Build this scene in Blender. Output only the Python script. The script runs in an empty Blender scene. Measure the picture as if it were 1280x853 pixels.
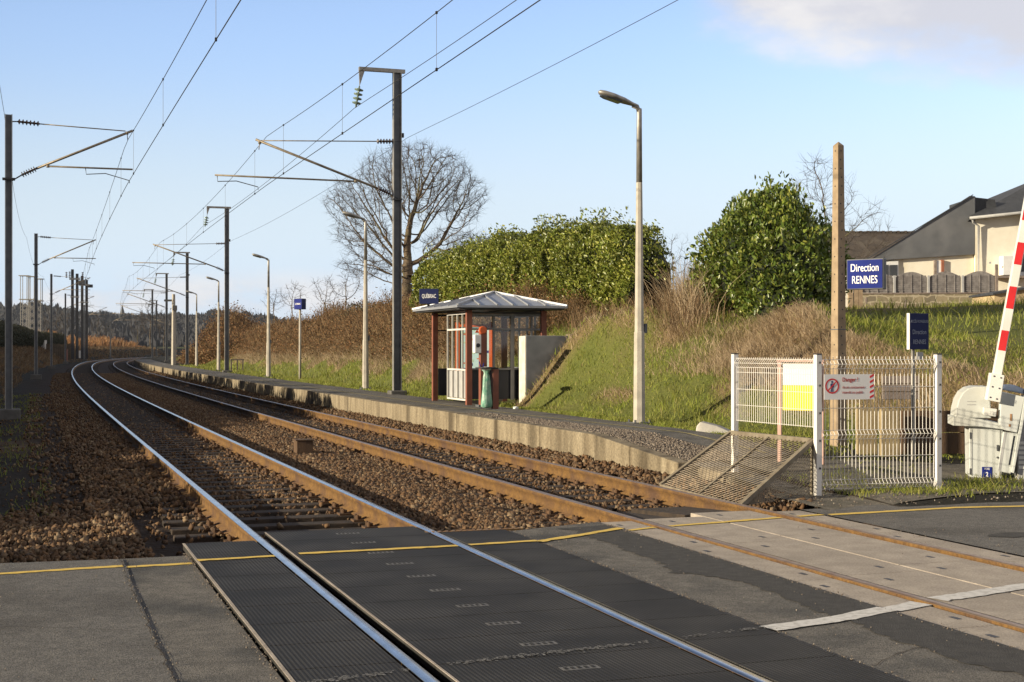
import bpy, math, random
import numpy as np
from mathutils import Vector, Matrix, kdtree

C = bpy.context.scene.collection
SC = bpy.context.scene
rad = math.radians

# ---------------------------------------------------------------- camera, sky, sun, exposure
F, CX, HY, HC = 1750.0, 640.0, 437.0, 1.592        # focal length in photo pixels, horizon row, eye height over the rail tops
cam = bpy.data.cameras.new('camera')
cam.sensor_width = 36.0
cam.lens = 36.0 * F / 1280.0
cam.shift_y = (HY - 426.5) / 1280.0
cam.clip_start = 0.1
cam.clip_end = 12000.0
camo = bpy.data.objects.new('camera', cam)
C.objects.link(camo)
camo.location = (0, 0, HC)
camo.rotation_euler = (rad(90), 0, 0)
SC.camera = camo

SUN_EL = 14.0
SUN_AZ = math.degrees(math.atan2(-0.930, -0.367))   # compass style: clockwise from +Y
SUN_STRENGTH = 5.0
SKY_STRENGTH = 0.15
EXPOSURE = 0.72

sx = math.sin(rad(SUN_AZ)) * math.cos(rad(SUN_EL))
sy = math.cos(rad(SUN_AZ)) * math.cos(rad(SUN_EL))
sz = math.sin(rad(SUN_EL))
sl = bpy.data.lights.new('sun', 'SUN')
sl.energy = SUN_STRENGTH
sl.angle = rad(0.5)
sl.color = (1.0, 0.87, 0.65)
so = bpy.data.objects.new('sun', sl)
C.objects.link(so)
so.rotation_euler = Vector((sx, sy, sz)).to_track_quat('Z', 'Y').to_euler()
so.location = (-30, -20, 30)

wd = bpy.data.worlds.new('World')
SC.world = wd
wd.use_nodes = True
nt = wd.node_tree
for n in list(nt.nodes):
    nt.nodes.remove(n)
N = nt.nodes.new
LK = nt.links.new
wo = N('ShaderNodeOutputWorld')
bg = N('ShaderNodeBackground')
sky = N('ShaderNodeTexSky')
sky.sky_type = 'NISHITA'
sky.sun_disc = False
sky.sun_elevation = rad(SUN_EL)
sky.sun_rotation = rad(SUN_AZ)
sky.altitude = 50
sky.air_density = 1.0
sky.dust_density = 0.3
sky.ozone_density = 2.5
bg.inputs['Strength'].default_value = SKY_STRENGTH
tc = N('ShaderNodeTexCoord')


def wmath(op, a, b=None, c=None, clamp=False):
    m = N('ShaderNodeMath')
    m.operation = op
    m.use_clamp = clamp
    for i, v in enumerate((a, b, c)):
        if v is None:
            continue
        if isinstance(v, (int, float)):
            m.inputs[i].default_value = v
        else:
            LK(v, m.inputs[i])
    return m.outputs[0]


def wramp(v, a, b):
    m = N('ShaderNodeMapRange')
    m.interpolation_type = 'SMOOTHSTEP'
    m.inputs['From Min'].default_value = a
    m.inputs['From Max'].default_value = b
    LK(v, m.inputs['Value'])
    return m.outputs['Result']


sep = N('ShaderNodeSeparateXYZ')
LK(tc.outputs['Generated'], sep.inputs[0])
dx, dy, dz = sep.outputs
az = wmath('ARCTAN2', dx, dy)
wmap = N('ShaderNodeCombineXYZ')
LK(az, wmap.inputs[0])
LK(wmath('MULTIPLY', dz, 2.2), wmap.inputs[1])
cn = N('ShaderNodeTexNoise')
cn.inputs['Scale'].default_value = 7.0
cn.inputs['Detail'].default_value = 7.0
cn.inputs['Roughness'].default_value = 0.58
LK(wmap.outputs[0], cn.inputs['Vector'])
nz = cn.outputs['Fac']
# big cloud high on the right: lower edge slopes down to the right
edge = wmath('SUBTRACT', dz, wmath('ADD', wmath('MULTIPLY', az, -0.27), 0.262))
up = wmath('ADD', edge, wmath('MULTIPLY', wmath('SUBTRACT', nz, 0.5), 0.10))
m1 = wmath('MULTIPLY', wramp(up, -0.012, 0.03), wramp(wmath('ADD', az, wmath('MULTIPLY', wmath('SUBTRACT', nz, 0.5), 0.25)), 0.075, 0.16))
# low thin bank over the far track
lowb = wmath('MULTIPLY', wramp(dz, 0.016, 0.032), wmath('SUBTRACT', 1.0, wramp(dz, 0.040, 0.062)))
m2 = wmath('MULTIPLY', wmath('MULTIPLY', lowb, wramp(nz, 0.44, 0.62)), wmath('SUBTRACT', 1.0, wramp(az, -0.14, -0.04)))
m2 = wmath('MULTIPLY', m2, 0.75)
mask = wmath('MAXIMUM', wmath('MULTIPLY', m1, 0.92), m2)
ccol = N('ShaderNodeMix')
ccol.data_type = 'RGBA'
ccol.inputs['A'].default_value = (2.85, 2.82, 3.02, 1)
ccol.inputs['B'].default_value = (3.75, 3.6, 3.5, 1)
LK(wramp(nz, 0.42, 0.68), ccol.inputs['Factor'])
skymul = N('ShaderNodeMix')
skymul.data_type = 'RGBA'
LK(mask, skymul.inputs['Factor'])
# the clear sky, a little paler towards the horizon and dimmed overhead and behind the camera to cut fill
tint = N('ShaderNodeMix')
tint.data_type = 'RGBA'
tint.inputs['A'].default_value = (1.20, 0.935, 0.90, 1)
tint.inputs['B'].default_value = (1.32, 1.13, 1.18, 1)
LK(wramp(dz, 0.07, 0.23), tint.inputs['Factor'])
tsky = N('ShaderNodeMix')
tsky.data_type = 'RGBA'
tsky.blend_type = 'MULTIPLY'
tsky.inputs['Factor'].default_value = 1.0
LK(sky.outputs[0], tsky.inputs['A'])
LK(tint.outputs['Result'], tsky.inputs['B'])
veil = N('ShaderNodeMix')
veil.data_type = 'RGBA'
veil.inputs['B'].default_value = (2.95, 3.6, 4.3, 1)
LK(wmath('SUBTRACT', 1.0, wramp(dz, 0.02, 0.20)), veil.inputs['Factor'])
LK(tsky.outputs['Result'], veil.inputs['A'])
north = wmath('ADD', wmath('MULTIPLY', dx, 0.2), wmath('MULTIPLY', dy, 0.98))
gain = wmath('MULTIPLY', wmath('ADD', wmath('MULTIPLY', wramp(north, 0.35, 0.92), 0.86), 0.08), wmath('SUBTRACT', 1.0, wmath('MULTIPLY', wramp(dz, 0.28, 0.6), 0.8)))
gsky = N('ShaderNodeMix')
gsky.data_type = 'RGBA'
gsky.blend_type = 'MULTIPLY'
gsky.inputs['Factor'].default_value = 1.0
LK(veil.outputs['Result'], gsky.inputs['A'])
LK(gain, gsky.inputs['B'])
LK(gsky.outputs['Result'], skymul.inputs['A'])
LK(ccol.outputs['Result'], skymul.inputs['B'])
LK(skymul.outputs['Result'], bg.inputs['Color'])
LK(bg.outputs[0], wo.inputs[0])

SC.view_settings.view_transform = 'Standard'
SC.view_settings.look = 'None'
SC.view_settings.exposure = EXPOSURE
SC.view_settings.gamma = 1.0
SC.view_settings.use_curve_mapping = False
SC.cycles.max_bounces = 8
SC.cycles.transparent_max_bounces = 24
SC.cycles.use_denoising = True

# ---------------------------------------------------------------- the line of the track: s along it, n to its right
DS = 0.5
S0, S1 = -80.0, 3200.0
SA = np.arange(S0, S1 + DS, DS)
KA = np.interp(SA, [10, 65, 150, 230, 400, 430], [0, 1 / 2400., 1 / 2200., 1 / 650., 1 / 600., 0])
HA = np.cumsum(KA) * DS
A0 = math.atan2(0.3258, 0.9454)
i0 = int(round(-S0 / DS))
HA = HA - HA[i0]
ANG = A0 - HA
XA = np.cumsum(-np.sin(ANG)) * DS
YA = np.cumsum(np.cos(ANG)) * DS
XA = XA - XA[i0] + 2.73
YA = YA - YA[i0]


def ang(s):
    return np.interp(s, SA, ANG)


def W(s, n, z=0.0):
    """track coordinates to world, arrays or numbers"""
    a = np.interp(s, SA, ANG)
    x = np.interp(s, SA, XA) + np.cos(a) * n
    y = np.interp(s, SA, YA) + np.sin(a) * n
    return np.stack(np.broadcast_arrays(x, y, np.asarray(z, float)), axis=-1)


def WV(s, n, z=0.0):
    return Vector(W(s, n, z).tolist())


def at(px, py, Y):
    """a photo pixel at depth Y to world"""
    return Vector(((px - CX) * Y / F, Y, HC - (py - HY) * Y / F))


def sn_of(x, y):
    """world to track coordinates on the near straight, refined on the curve"""
    i = np.argmin((XA - x) ** 2 + (YA - y) ** 2)
    a = ANG[i]
    s = SA[i] + (-(x - XA[i]) * math.sin(a) + (y - YA[i]) * math.cos(a))
    n = (x - XA[i]) * math.cos(a) + (y - YA[i]) * math.sin(a)
    return float(s), float(n)


RNG = np.random.default_rng(11)


class VNoise:
    def __init__(self, seed, size=256):
        self.g = np.random.default_rng(seed).random((size, size))
        self.k = size

    def one(self, x, y):
        xi = np.floor(x).astype(int)
        yi = np.floor(y).astype(int)
        fx = x - xi
        fy = y - yi
        fx = fx * fx * (3 - 2 * fx)
        fy = fy * fy * (3 - 2 * fy)
        g, k = self.g, self.k
        a = g[xi % k, yi % k]
        b = g[(xi + 1) % k, yi % k]
        c = g[xi % k, (yi + 1) % k]
        d = g[(xi + 1) % k, (yi + 1) % k]
        return (a * (1 - fx) + b * fx) * (1 - fy) + (c * (1 - fx) + d * fx) * fy

    def __call__(self, x, y, octv=3):
        x = np.asarray(x, float)
        y = np.asarray(y, float)
        t = 0
        amp = 1.0
        tot = 0
        for o in range(octv):
            t = t + amp * self.one(x * 2 ** o + 17 * o, y * 2 ** o + 31 * o)
            tot += amp
            amp *= 0.5
        return t / tot


VN = VNoise(3)
VN2 = VNoise(8)

# ---------------------------------------------------------------- materials


def pmat(name, c1, c2=None, scale=4.0, rough=0.8, bump=0.0, bscale=None, metal=0.0, spec=0.4, c3=None, big=0.0,
         detail=6.0, stretch=None, island=None, transl=0.0, lo=0.35, hi=0.65, space='world', speck=None):
    """noise mixed colours, optional large stains (c3), bump, per leaf variation (island) and leaf translucency"""
    m = bpy.data.materials.new(name)
    m.use_nodes = True
    t = m.node_tree
    b = t.nodes['Principled BSDF']
    b.inputs['Roughness'].default_value = rough
    b.inputs['Metallic'].default_value = metal
    b.inputs['Specular IOR Level'].default_value = spec
    if c2 is None:
        c2 = tuple(0.8 * v for v in c1)
    if space == 'world':
        g = t.nodes.new('ShaderNodeNewGeometry')
        vec = g.outputs['Position']
    else:
        g = t.nodes.new('ShaderNodeTexCoord')
        vec = g.outputs['Object']
    if stretch:
        mp = t.nodes.new('ShaderNodeMapping')
        mp.inputs['Scale'].default_value = stretch
        t.links.new(vec, mp.inputs['Vector'])
        vec = mp.outputs[0]

    def noise(sc, det=detail):
        q = t.nodes.new('ShaderNodeTexNoise')
        q.inputs['Scale'].default_value = sc
        q.inputs['Detail'].default_value = det
        t.links.new(vec, q.inputs['Vector'])
        return q.outputs['Fac']

    def rng(v, a, bb):
        q = t.nodes.new('ShaderNodeMapRange')
        q.inputs['From Min'].default_value = a
        q.inputs['From Max'].default_value = bb
        t.links.new(v, q.inputs['Value'])
        return q.outputs['Result']

    def mix(f, a, bb):
        q = t.nodes.new('ShaderNodeMix')
        q.data_type = 'RGBA'
        for k, v in (('Factor', f), ('A', a), ('B', bb)):
            if isinstance(v, tuple):
                q.inputs[k].default_value = (*v, 1)
            elif isinstance(v, (int, float)):
                q.inputs[k].default_value = v
            else:
                t.links.new(v, q.inputs[k])
        return q.outputs['Result']

    if island is not None:
        gg = t.nodes.new('ShaderNodeNewGeometry')
        r = t.nodes.new('ShaderNodeValToRGB')
        els = r.color_ramp.elements
        k = len(island)
        for i, c in enumerate(island):
            e = els[i] if i < 2 else els.new(i / (k - 1))
            e.position = i / (k - 1)
            e.color = (*c, 1)
        t.links.new(gg.outputs['Random Per Island'], r.inputs[0])
        col = mix(rng(noise(scale), lo, hi), r.outputs[0], mix(0.5, r.outputs[0], c2))
    else:
        col = mix(rng(noise(scale), lo, hi), c1, c2)
    if c3 is not None:
        col = mix(rng(noise(big or scale * 0.13), 0.5, 0.68), col, c3)
    if speck:
        sc_, a_ = speck
        q = t.nodes.new('ShaderNodeTexNoise')
        q.inputs['Scale'].default_value = sc_
        q.inputs['Detail'].default_value = 3
        q.inputs['Roughness'].default_value = .7
        t.links.new(g.outputs['Position'], q.inputs['Vector'])
        rr_ = t.nodes.new('ShaderNodeMapRange')
        rr_.inputs['From Min'].default_value = .3
        rr_.inputs['From Max'].default_value = .7
        rr_.inputs['To Min'].default_value = 1 - a_
        rr_.inputs['To Max'].default_value = 1 + a_
        t.links.new(q.outputs['Fac'], rr_.inputs['Value'])
        vm = t.nodes.new('ShaderNodeVectorMath')
        vm.operation = 'SCALE'
        t.links.new(col, vm.inputs[0])
        t.links.new(rr_.outputs['Result'], vm.inputs['Scale'])
        col = vm.outputs[0]
    t.links.new(col, b.inputs['Base Color'])
    if bump:
        bp = t.nodes.new('ShaderNodeBump')
        bp.inputs['Strength'].default_value = bump
        bp.inputs['Distance'].default_value = 0.02
        t.links.new(noise(bscale or scale * 6), bp.inputs['Height'])
        t.links.new(bp.outputs[0], b.inputs['Normal'])
    if transl:
        tr = t.nodes.new('ShaderNodeBsdfTranslucent')
        t.links.new(col, tr.inputs['Color'])
        ms = t.nodes.new('ShaderNodeMixShader')
        ms.inputs[0].default_value = transl
        t.links.new(b.outputs[0], ms.inputs[1])
        t.links.new(tr.outputs[0], ms.inputs[2])
        t.links.new(ms.outputs[0], t.nodes['Material Output'].inputs['Surface'])
    return m


M = {}
M['rust'] = pmat('rail_rust', (.165, .088, .025), (.11, .057, .019), 9, .85, .35, 60, c3=(.085, .045, .025), big=2.2, speck=(40, .35))
M['fastening'] = pmat('fastening_rust', (.12, .066, .034), (.07, .042, .026), 12, .9)
M['steel'] = pmat('rail_steel', (.66, .64, .62), (.50, .48, .46), 5, .26, metal=1.0)
M['dull_steel'] = pmat('worn_rail_top', (.40, .30, .22), (.32, .2, .13), 8, .42, metal=.8)
M['sleeper'] = pmat('sleeper_wood', (.055, .038, .026), (.028, .021, .017), 9, .9, .5, 70, stretch=(1, 1, 1))
M['stone'] = pmat('ballast_stone', (.2, .14, .1), (.13, .075, .042), 30, .9, .2, 120,
                  island=[(.035, .021, .012), (.10, .055, .026), (.155, .088, .040), (.068, .037, .019), (.26, .19, .115), (.085, .06, .04), (.15, .078, .032), (.05, .036, .026)])
M['gravel'] = pmat('gravel_stone', (.22, .18, .14), (.15, .12, .1), 30, .9, island=[(.13, .10, .078), (.22, .18, .145), (.17, .135, .105), (.30, .26, .215), (.10, .08, .065)])
M['asphalt'] = pmat('asphalt', (.140, .131, .119), (.105, .099, .092), 9, .85, .5, 150, c3=(.062, .057, .051), big=.75, detail=10, lo=.35, hi=.65, speck=(120, .95))
M['asphalt2'] = pmat('asphalt_between', (.150, .138, .122), (.105, .097, .087), 8, .9, .5, 150, c3=(.055, .054, .052), big=1.3, detail=10, speck=(120, .95))
M['tar'] = pmat('tar_patch', (.040, .038, .037), (.06, .057, .054), 12, .9, .6, 130, speck=(95, .6))
M['paint_y'] = pmat('yellow_paint', (.72, .50, .10), (.55, .37, .07), 26, .7, .15, 80, lo=.45, hi=.75)
M['scuff'] = pmat('scuffed_paint', (.26, .25, .235), (.16, .155, .15), 30, .8)
M['paint_w'] = pmat('white_paint', (.62, .60, .57), (.42, .40, .37), 22, .7, .15, 80, lo=.45, hi=.7)
M['conc'] = pmat('concrete_slab', (.40, .345, .285), (.31, .265, .22), 5, .85, .25, 90, c3=(.27, .23, .19), big=.8, speck=(60, .28))
M['wallconc'] = pmat('platform_concrete', (.265, .22, .15), (.17, .135, .088), 6.0, .9, .4, 60, c3=(.085, .066, .042), big=1.9, stretch=(1, 1, .16), speck=(28, .35))
M['grayconc'] = pmat('grey_concrete', (.52, .49, .44), (.38, .36, .33), 3, .85, .2, 50, c3=(.20, .20, .20), big=1.3)
M['postconc'] = pmat('post_concrete', (.36, .27, .175), (.27, .20, .13), 8, .9, .3, 70)
M['lampconc'] = pmat('lamp_concrete', (.46, .42, .355), (.36, .33, .28), 6, .85, .15, 60)
M['sunlit_flange'] = pmat('galvanised_sunlit', (.34, .33, .31), (.25, .245, .235), 5, .5, metal=.3)  # paler copy of galvanised; the sun on the mast flanges put into its colour
M['galv'] = pmat('galvanised', (.13, .135, .145), (.09, .095, .105), 5, .55, metal=.25)
M['galv_light'] = pmat('galvanised_light', (.36, .34, .31), (.24, .225, .205), 8, .5, metal=.5)
M['dark_steel'] = pmat('dark_steel', (.045, .045, .05), (.03, .03, .034), 6, .6)
M['bracket'] = pmat('bracket_tube', (.30, .25, .19), (.2, .165, .125), 8, .55, metal=.4)
M['porcelain'] = pmat('brown_insulator', (.07, .04, .03), (.05, .03, .024), 8, .3)
M['glassins'] = pmat('glass_insulator', (.22, .28, .24), (.15, .2, .17), 8, .15)
M['wire'] = pmat('wire_copper', (.035, .034, .034), (.05, .045, .04), 8, .55, metal=.3)
M['white'] = pmat('white_powder', (.80, .77, .72), (.72, .69, .65), 4, .45)
M['white_sign'] = pmat('white_enamel', (.74, .73, .72), (.7, .69, .68), 3, .4)
M['red'] = pmat('red_film', (.62, .03, .035), (.55, .025, .03), 5, .4)
M['signblue'] = pmat('sign_blue', (.012, .024, .190), (.010, .020, .16), 4, .65, spec=.12)
M['darkblue'] = pmat('sign_navy', (.022, .030, .095), (.018, .025, .08), 4, .6, spec=.15)
M['signtext'] = pmat('sign_letter', (.85, .84, .82), (.8, .79, .77), 4, .4)
M['dimtext'] = pmat('dim_letter', (.30, .33, .42), (.22, .25, .34), 12, .5)  # dimmer and bluer than the other sign letters
M['redtext'] = pmat('red_letter', (.42, .07, .06), (.4, .06, .05), 4, .5)
M['navytext'] = pmat('blue_ink', (.03, .05, .16), (.03, .045, .14), 4, .5)
M['yellow'] = pmat('yellow_board', (.86, .70, .03), (.82, .66, .025), 4, .5)
M['pink'] = pmat('pink_post', (.55, .35, .29), (.45, .28, .22), 6, .6)
M['redpost'] = pmat('red_painted_post', (.25, .088, .055), (.20, .07, .045), 5, .55)
M['orange'] = pmat('orange_red_paint', (.60, .11, .025), (.55, .10, .022), 5, .5)
M['zinc'] = pmat('zinc_roof', (.36, .37, .40), (.29, .30, .33), 3, .42, metal=.35)
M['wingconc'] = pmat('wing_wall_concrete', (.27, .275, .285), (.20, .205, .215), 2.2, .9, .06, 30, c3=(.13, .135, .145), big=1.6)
M['sunlit_concrete'] = pmat('sunlit_concrete', (.66, .62, .54), (.5, .46, .38), 5, .9, .2, 50)  # paler copy of the wing wall concrete, carrying the sun in its colour
M['verge'] = pmat('gravel_verge', (.17, .15, .12), (.10, .088, .07), 5, .95, .8, 90, c3=(.08, .075, .055), big=1.4, speck=(60, .6))
M['framedark'] = pmat('frame_dark_grey', (.17, .17, .175), (.14, .14, .145), 5, .5)
M['framegrey'] = pmat('frame_grey', (.40, .40, .40), (.34, .34, .34), 5, .5)
M['frameloite'] = pmat('frame_light', (.62, .60, .56), (.55, .53, .5), 5, .5)
M['navy'] = pmat('navy_panel', (.018, .02, .03), (.014, .016, .024), 5, .5)
M['bag'] = pmat('green_bag', (.18, .42, .30), (.45, .60, .50), 9, .3, .6, 25, transl=.2)
M['poster'] = pmat('poster_paper', (.50, .68, .74), (.42, .60, .66), 3, .5)
M['footing'] = pmat('footing_concrete', (.13, .125, .115), (.09, .085, .08), 5, .9, .3, 50)
M['poster_g'] = pmat('poster_map_green', (.50, .62, .40), (.45, .6, .5), 9, .5)
M['barrier'] = pmat('barrier_grey', (.58, .60, .58), (.53, .55, .53), 2, .5, c3=(.46, .46, .42), big=1.2)
M['barrier_w'] = pmat('barrier_white', (.74, .73, .69), (.66, .65, .61), 4, .45)
M['rustspot'] = pmat('rust_spot', (.3, .13, .05), (.4, .24, .12), 14, .8)
M['tarp'] = pmat('blue_grey_cover', (.10, .13, .20), (.07, .09, .14), 5, .5)
M['wood'] = pmat('plank_wood', (.12, .07, .038), (.07, .043, .026), 4, .85, .4, 50, stretch=(1, 1, .4))
M['tanwood'] = pmat('tan_board', (.34, .265, .145), (.26, .20, .11), 5, .85, .3, 40)
M['greywood'] = pmat('weathered_wood', (.27, .22, .185), (.17, .135, .115), 5, .85, .4, 60)
M['panelwood'] = pmat('grey_panel_wood', (.27, .25, .24), (.17, .155, .15), 6, .85, .4, 60)
M['fencewood'] = pmat('old_board', (.12, .09, .06), (.08, .06, .042), 2, .9)
M['cream'] = pmat('cream_render', (.86, .81, .68), (.80, .75, .62), 2.2, .9, .2, 60, c3=(.66, .57, .39), big=.35)
M['slate'] = pmat('slate_dark', (.050, .052, .058), (.035, .037, .042), 4, .6, .3, 30)
M['slate_light'] = pmat('slate_grey', (.135, .14, .15), (.105, .11, .118), 1.2, .6, .3, 30, c3=(.17, .172, .18), big=.5)
M['tile'] = pmat('old_roof_tile', (.085, .065, .05), (.06, .048, .04), 3, .9, .5, 12, c3=(.11, .09, .07), big=.7)
M['pane'] = pmat('window_pane', (.05, .055, .06), (.04, .044, .05), 3, .08)
M['blank'] = pmat('blank_white', (.78, .78, .77), (.7, .7, .69), 3, .5)
M['bark'] = pmat('bark', (.16, .115, .07), (.09, .068, .048), 4, .9, .5, 30, c3=(.14, .13, .06), big=.8)
M['twig'] = pmat('twig', (.085, .068, .055), (.06, .048, .04), 3, .9)
M['laurel'] = pmat('laurel_leaf', (.1, .13, .03), (.03, .05, .012), 1.3, .38, spec=.5, transl=.12,
                   island=[(.12, .165, .02), (.225, .265, .038), (.33, .35, .06), (.165, .21, .028), (.44, .42, .10), (.14, .19, .024)])
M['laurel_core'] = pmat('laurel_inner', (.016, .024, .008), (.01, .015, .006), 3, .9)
M['bushleaf'] = pmat('laurel_bush_leaf', (.07, .11, .02), (.02, .04, .01), 1.6, .38, spec=.5, transl=.12,
                     island=[(.07, .12, .018), (.14, .20, .028), (.21, .26, .04), (.10, .155, .022), (.34, .34, .07), (.065, .11, .018)])
M['grass'] = pmat('grass_blade', (.13, .17, .03), (.17, .15, .05), 1.1, .6, spec=.2, transl=.25,
                  island=[(.16, .22, .026), (.25, .30, .042), (.32, .32, .065), (.20, .26, .034), (.38, .33, .12)])
M['dry'] = pmat('dry_grass', (.3, .22, .12), (.22, .15, .08), 1.5, .75, spec=.2, transl=.15,
                island=[(.30, .215, .13), (.44, .34, .22), (.55, .44, .30), (.36, .255, .16), (.50, .41, .29)])
M['bramble'] = pmat('bramble_cane', (.2, .11, .06), (.13, .08, .045), 1.1, .8, spec=.2, transl=.1,
                    island=[(.16, .095, .055), (.26, .155, .08), (.22, .15, .085), (.34, .24, .14), (.16, .13, .06)])
M['russet'] = pmat('russet_leaf', (.2, .09, .04), (.15, .075, .035), 1.1, .8, spec=.2, transl=.12,
                   island=[(.20, .10, .045), (.28, .15, .065), (.15, .085, .045), (.26, .175, .09), (.14, .11, .05)])
M['hedgeleaf'] = pmat('hedge_leaf', (.03, .035, .015), (.02, .024, .012), 2, .7,
                      island=[(.025, .03, .012), (.04, .045, .018), (.05, .035, .018)])
M['woods'] = pmat('far_woods', (.055, .055, .06), (.035, .036, .042), .02, .95,
                  island=[(.026, .029, .040), (.036, .037, .046), (.044, .042, .047), (.032, .034, .041)])
M['orangebush'] = pmat('orange_scrub', (.3, .14, .05), (.2, .1, .04), .4, .85, island=[(.33, .15, .05), (.22, .11, .05), (.27, .17, .08)])


def ground_material():
    """soil, ballast dirt, grass and dry grass by the zones stored on the sheet"""
    m = bpy.data.materials.new('ground_cover')
    m.use_nodes = True
    t = m.node_tree
    b = t.nodes['Principled BSDF']
    b.inputs['Roughness'].default_value = .95
    b.inputs['Specular IOR Level'].default_value = .15
    g = t.nodes.new('ShaderNodeNewGeometry')

    def noise(sc):
        q = t.nodes.new('ShaderNodeTexNoise')
        q.inputs['Scale'].default_value = sc
        q.inputs['Detail'].default_value = 8
        t.links.new(g.outputs['Position'], q.inputs['Vector'])
        return q.outputs['Fac']

    def mix(f, a, bb):
        q = t.nodes.new('ShaderNodeMix')
        q.data_type = 'RGBA'
        for k, v in (('Factor', f), ('A', a), ('B', bb)):
            if isinstance(v, tuple):
                q.inputs[k].default_value = (*v, 1)
            else:
                t.links.new(v, q.inputs[k])
        return q.outputs['Result']

    def att(nm):
        q = t.nodes.new('ShaderNodeAttribute')
        q.attribute_name = nm
        return q.outputs['Fac']
    n1, n2, n3 = noise(1.7), noise(14), noise(60)
    soil = mix(n2, (.030, .027, .020), (.016, .015, .012))
    dirt = mix(n2, (.050, .033, .022), (.02, .014, .011))
    gr = mix(n1, (.13, .165, .028), (.20, .19, .055))
    gr = mix(n3, gr, (.05, .06, .02))
    dr = mix(n2, (.25, .17, .09), (.13, .085, .045))
    c = mix(att('ballast'), soil, dirt)
    c = mix(att('grass'), c, gr)
    c = mix(att('dry'), c, dr)
    t.links.new(c, b.inputs['Base Color'])
    bp = t.nodes.new('ShaderNodeBump')
    bp.inputs['Strength'].default_value = .9
    bp.inputs['Distance'].default_value = .05
    t.links.new(n2, bp.inputs['Height'])
    t.links.new(bp.outputs[0], b.inputs['Normal'])
    return m


M['ground'] = ground_material()


def rubber_material():
    """black rubber with a close raised stud pattern, in the panel's own coordinates"""
    m = bpy.data.materials.new('ribbed_rubber')
    m.use_nodes = True
    t = m.node_tree
    b = t.nodes['Principled BSDF']
    b.inputs['Roughness'].default_value = .7
    b.inputs['Specular IOR Level'].default_value = .2
    tcn = t.nodes.new('ShaderNodeTexCoord')
    sp = t.nodes.new('ShaderNodeSeparateXYZ')
    t.links.new(tcn.outputs['Object'], sp.inputs[0])
    g = t.nodes.new('ShaderNodeNewGeometry')

    def mm(op, a, bb=None):
        q = t.nodes.new('ShaderNodeMath')
        q.operation = op
        for i, v in enumerate((a, bb)):
            if v is None:
                continue
            if isinstance(v, (int, float)):
                q.inputs[i].default_value = v
            else:
                t.links.new(v, q.inputs[i])
        return q.outputs[0]
    k = 2 * math.pi / .05
    s1 = mm('SINE', mm('MULTIPLY', mm('ADD', sp.outputs[0], sp.outputs[1]), k))
    s2 = mm('SINE', mm('MULTIPLY', mm('SUBTRACT', sp.outputs[0], sp.outputs[1]), k))
    stud = mm('MULTIPLY', mm('MULTIPLY', s1, s2), 1.0)
    stud = mm('MINIMUM', mm('MAXIMUM', mm('ADD', mm('MULTIPLY', stud, 1.6), .35), 0.0), 1.0)
    nz_ = t.nodes.new('ShaderNodeTexNoise')
    nz_.inputs['Scale'].default_value = 1.6
    nz_.inputs['Detail'].default_value = 8
    t.links.new(g.outputs['Position'], nz_.inputs['Vector'])
    r = t.nodes.new('ShaderNodeMapRange')
    r.inputs['From Min'].default_value = .35
    r.inputs['From Max'].default_value = .65
    t.links.new(nz_.outputs['Fac'], r.inputs['Value'])
    x = t.nodes.new('ShaderNodeMix')
    x.data_type = 'RGBA'
    x.inputs['A'].default_value = (.034, .032, .030, 1)
    x.inputs['B'].default_value = (.088, .083, .076, 1)
    t.links.new(r.outputs[0], x.inputs['Factor'])
    x2 = t.nodes.new('ShaderNodeMix')
    x2.data_type = 'RGBA'
    x2.inputs['A'].default_value = (.016, .015, .014, 1)
    t.links.new(x.outputs['Result'], x2.inputs['B'])
    t.links.new(stud, x2.inputs['Factor'])
    t.links.new(x2.outputs['Result'], b.inputs['Base Color'])
    bp = t.nodes.new('ShaderNodeBump')
    bp.inputs['Strength'].default_value = .5
    bp.inputs['Distance'].default_value = .004
    t.links.new(stud, bp.inputs['Height'])
    t.links.new(bp.outputs[0], b.inputs['Normal'])
    return m


M['rubber'] = rubber_material()


def glass_material():
    m = bpy.data.materials.new('clear_pane')
    m.use_nodes = True
    t = m.node_tree
    for n in list(t.nodes):
        if n.type == 'BSDF_PRINCIPLED':
            t.nodes.remove(n)
    tr = t.nodes.new('ShaderNodeBsdfTransparent')
    tr.inputs[0].default_value = (.90, .93, .91, 1)
    gl = t.nodes.new('ShaderNodeBsdfGlossy')
    gl.inputs['Roughness'].default_value = .05
    mx = t.nodes.new('ShaderNodeMixShader')
    mx.inputs[0].default_value = .05
    t.links.new(tr.outputs[0], mx.inputs[1])
    t.links.new(gl.outputs[0], mx.inputs[2])
    t.links.new(mx.outputs[0], t.nodes['Material Output'].inputs['Surface'])
    return m


M['glass'] = glass_material()

# ---------------------------------------------------------------- mesh helpers


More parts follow.
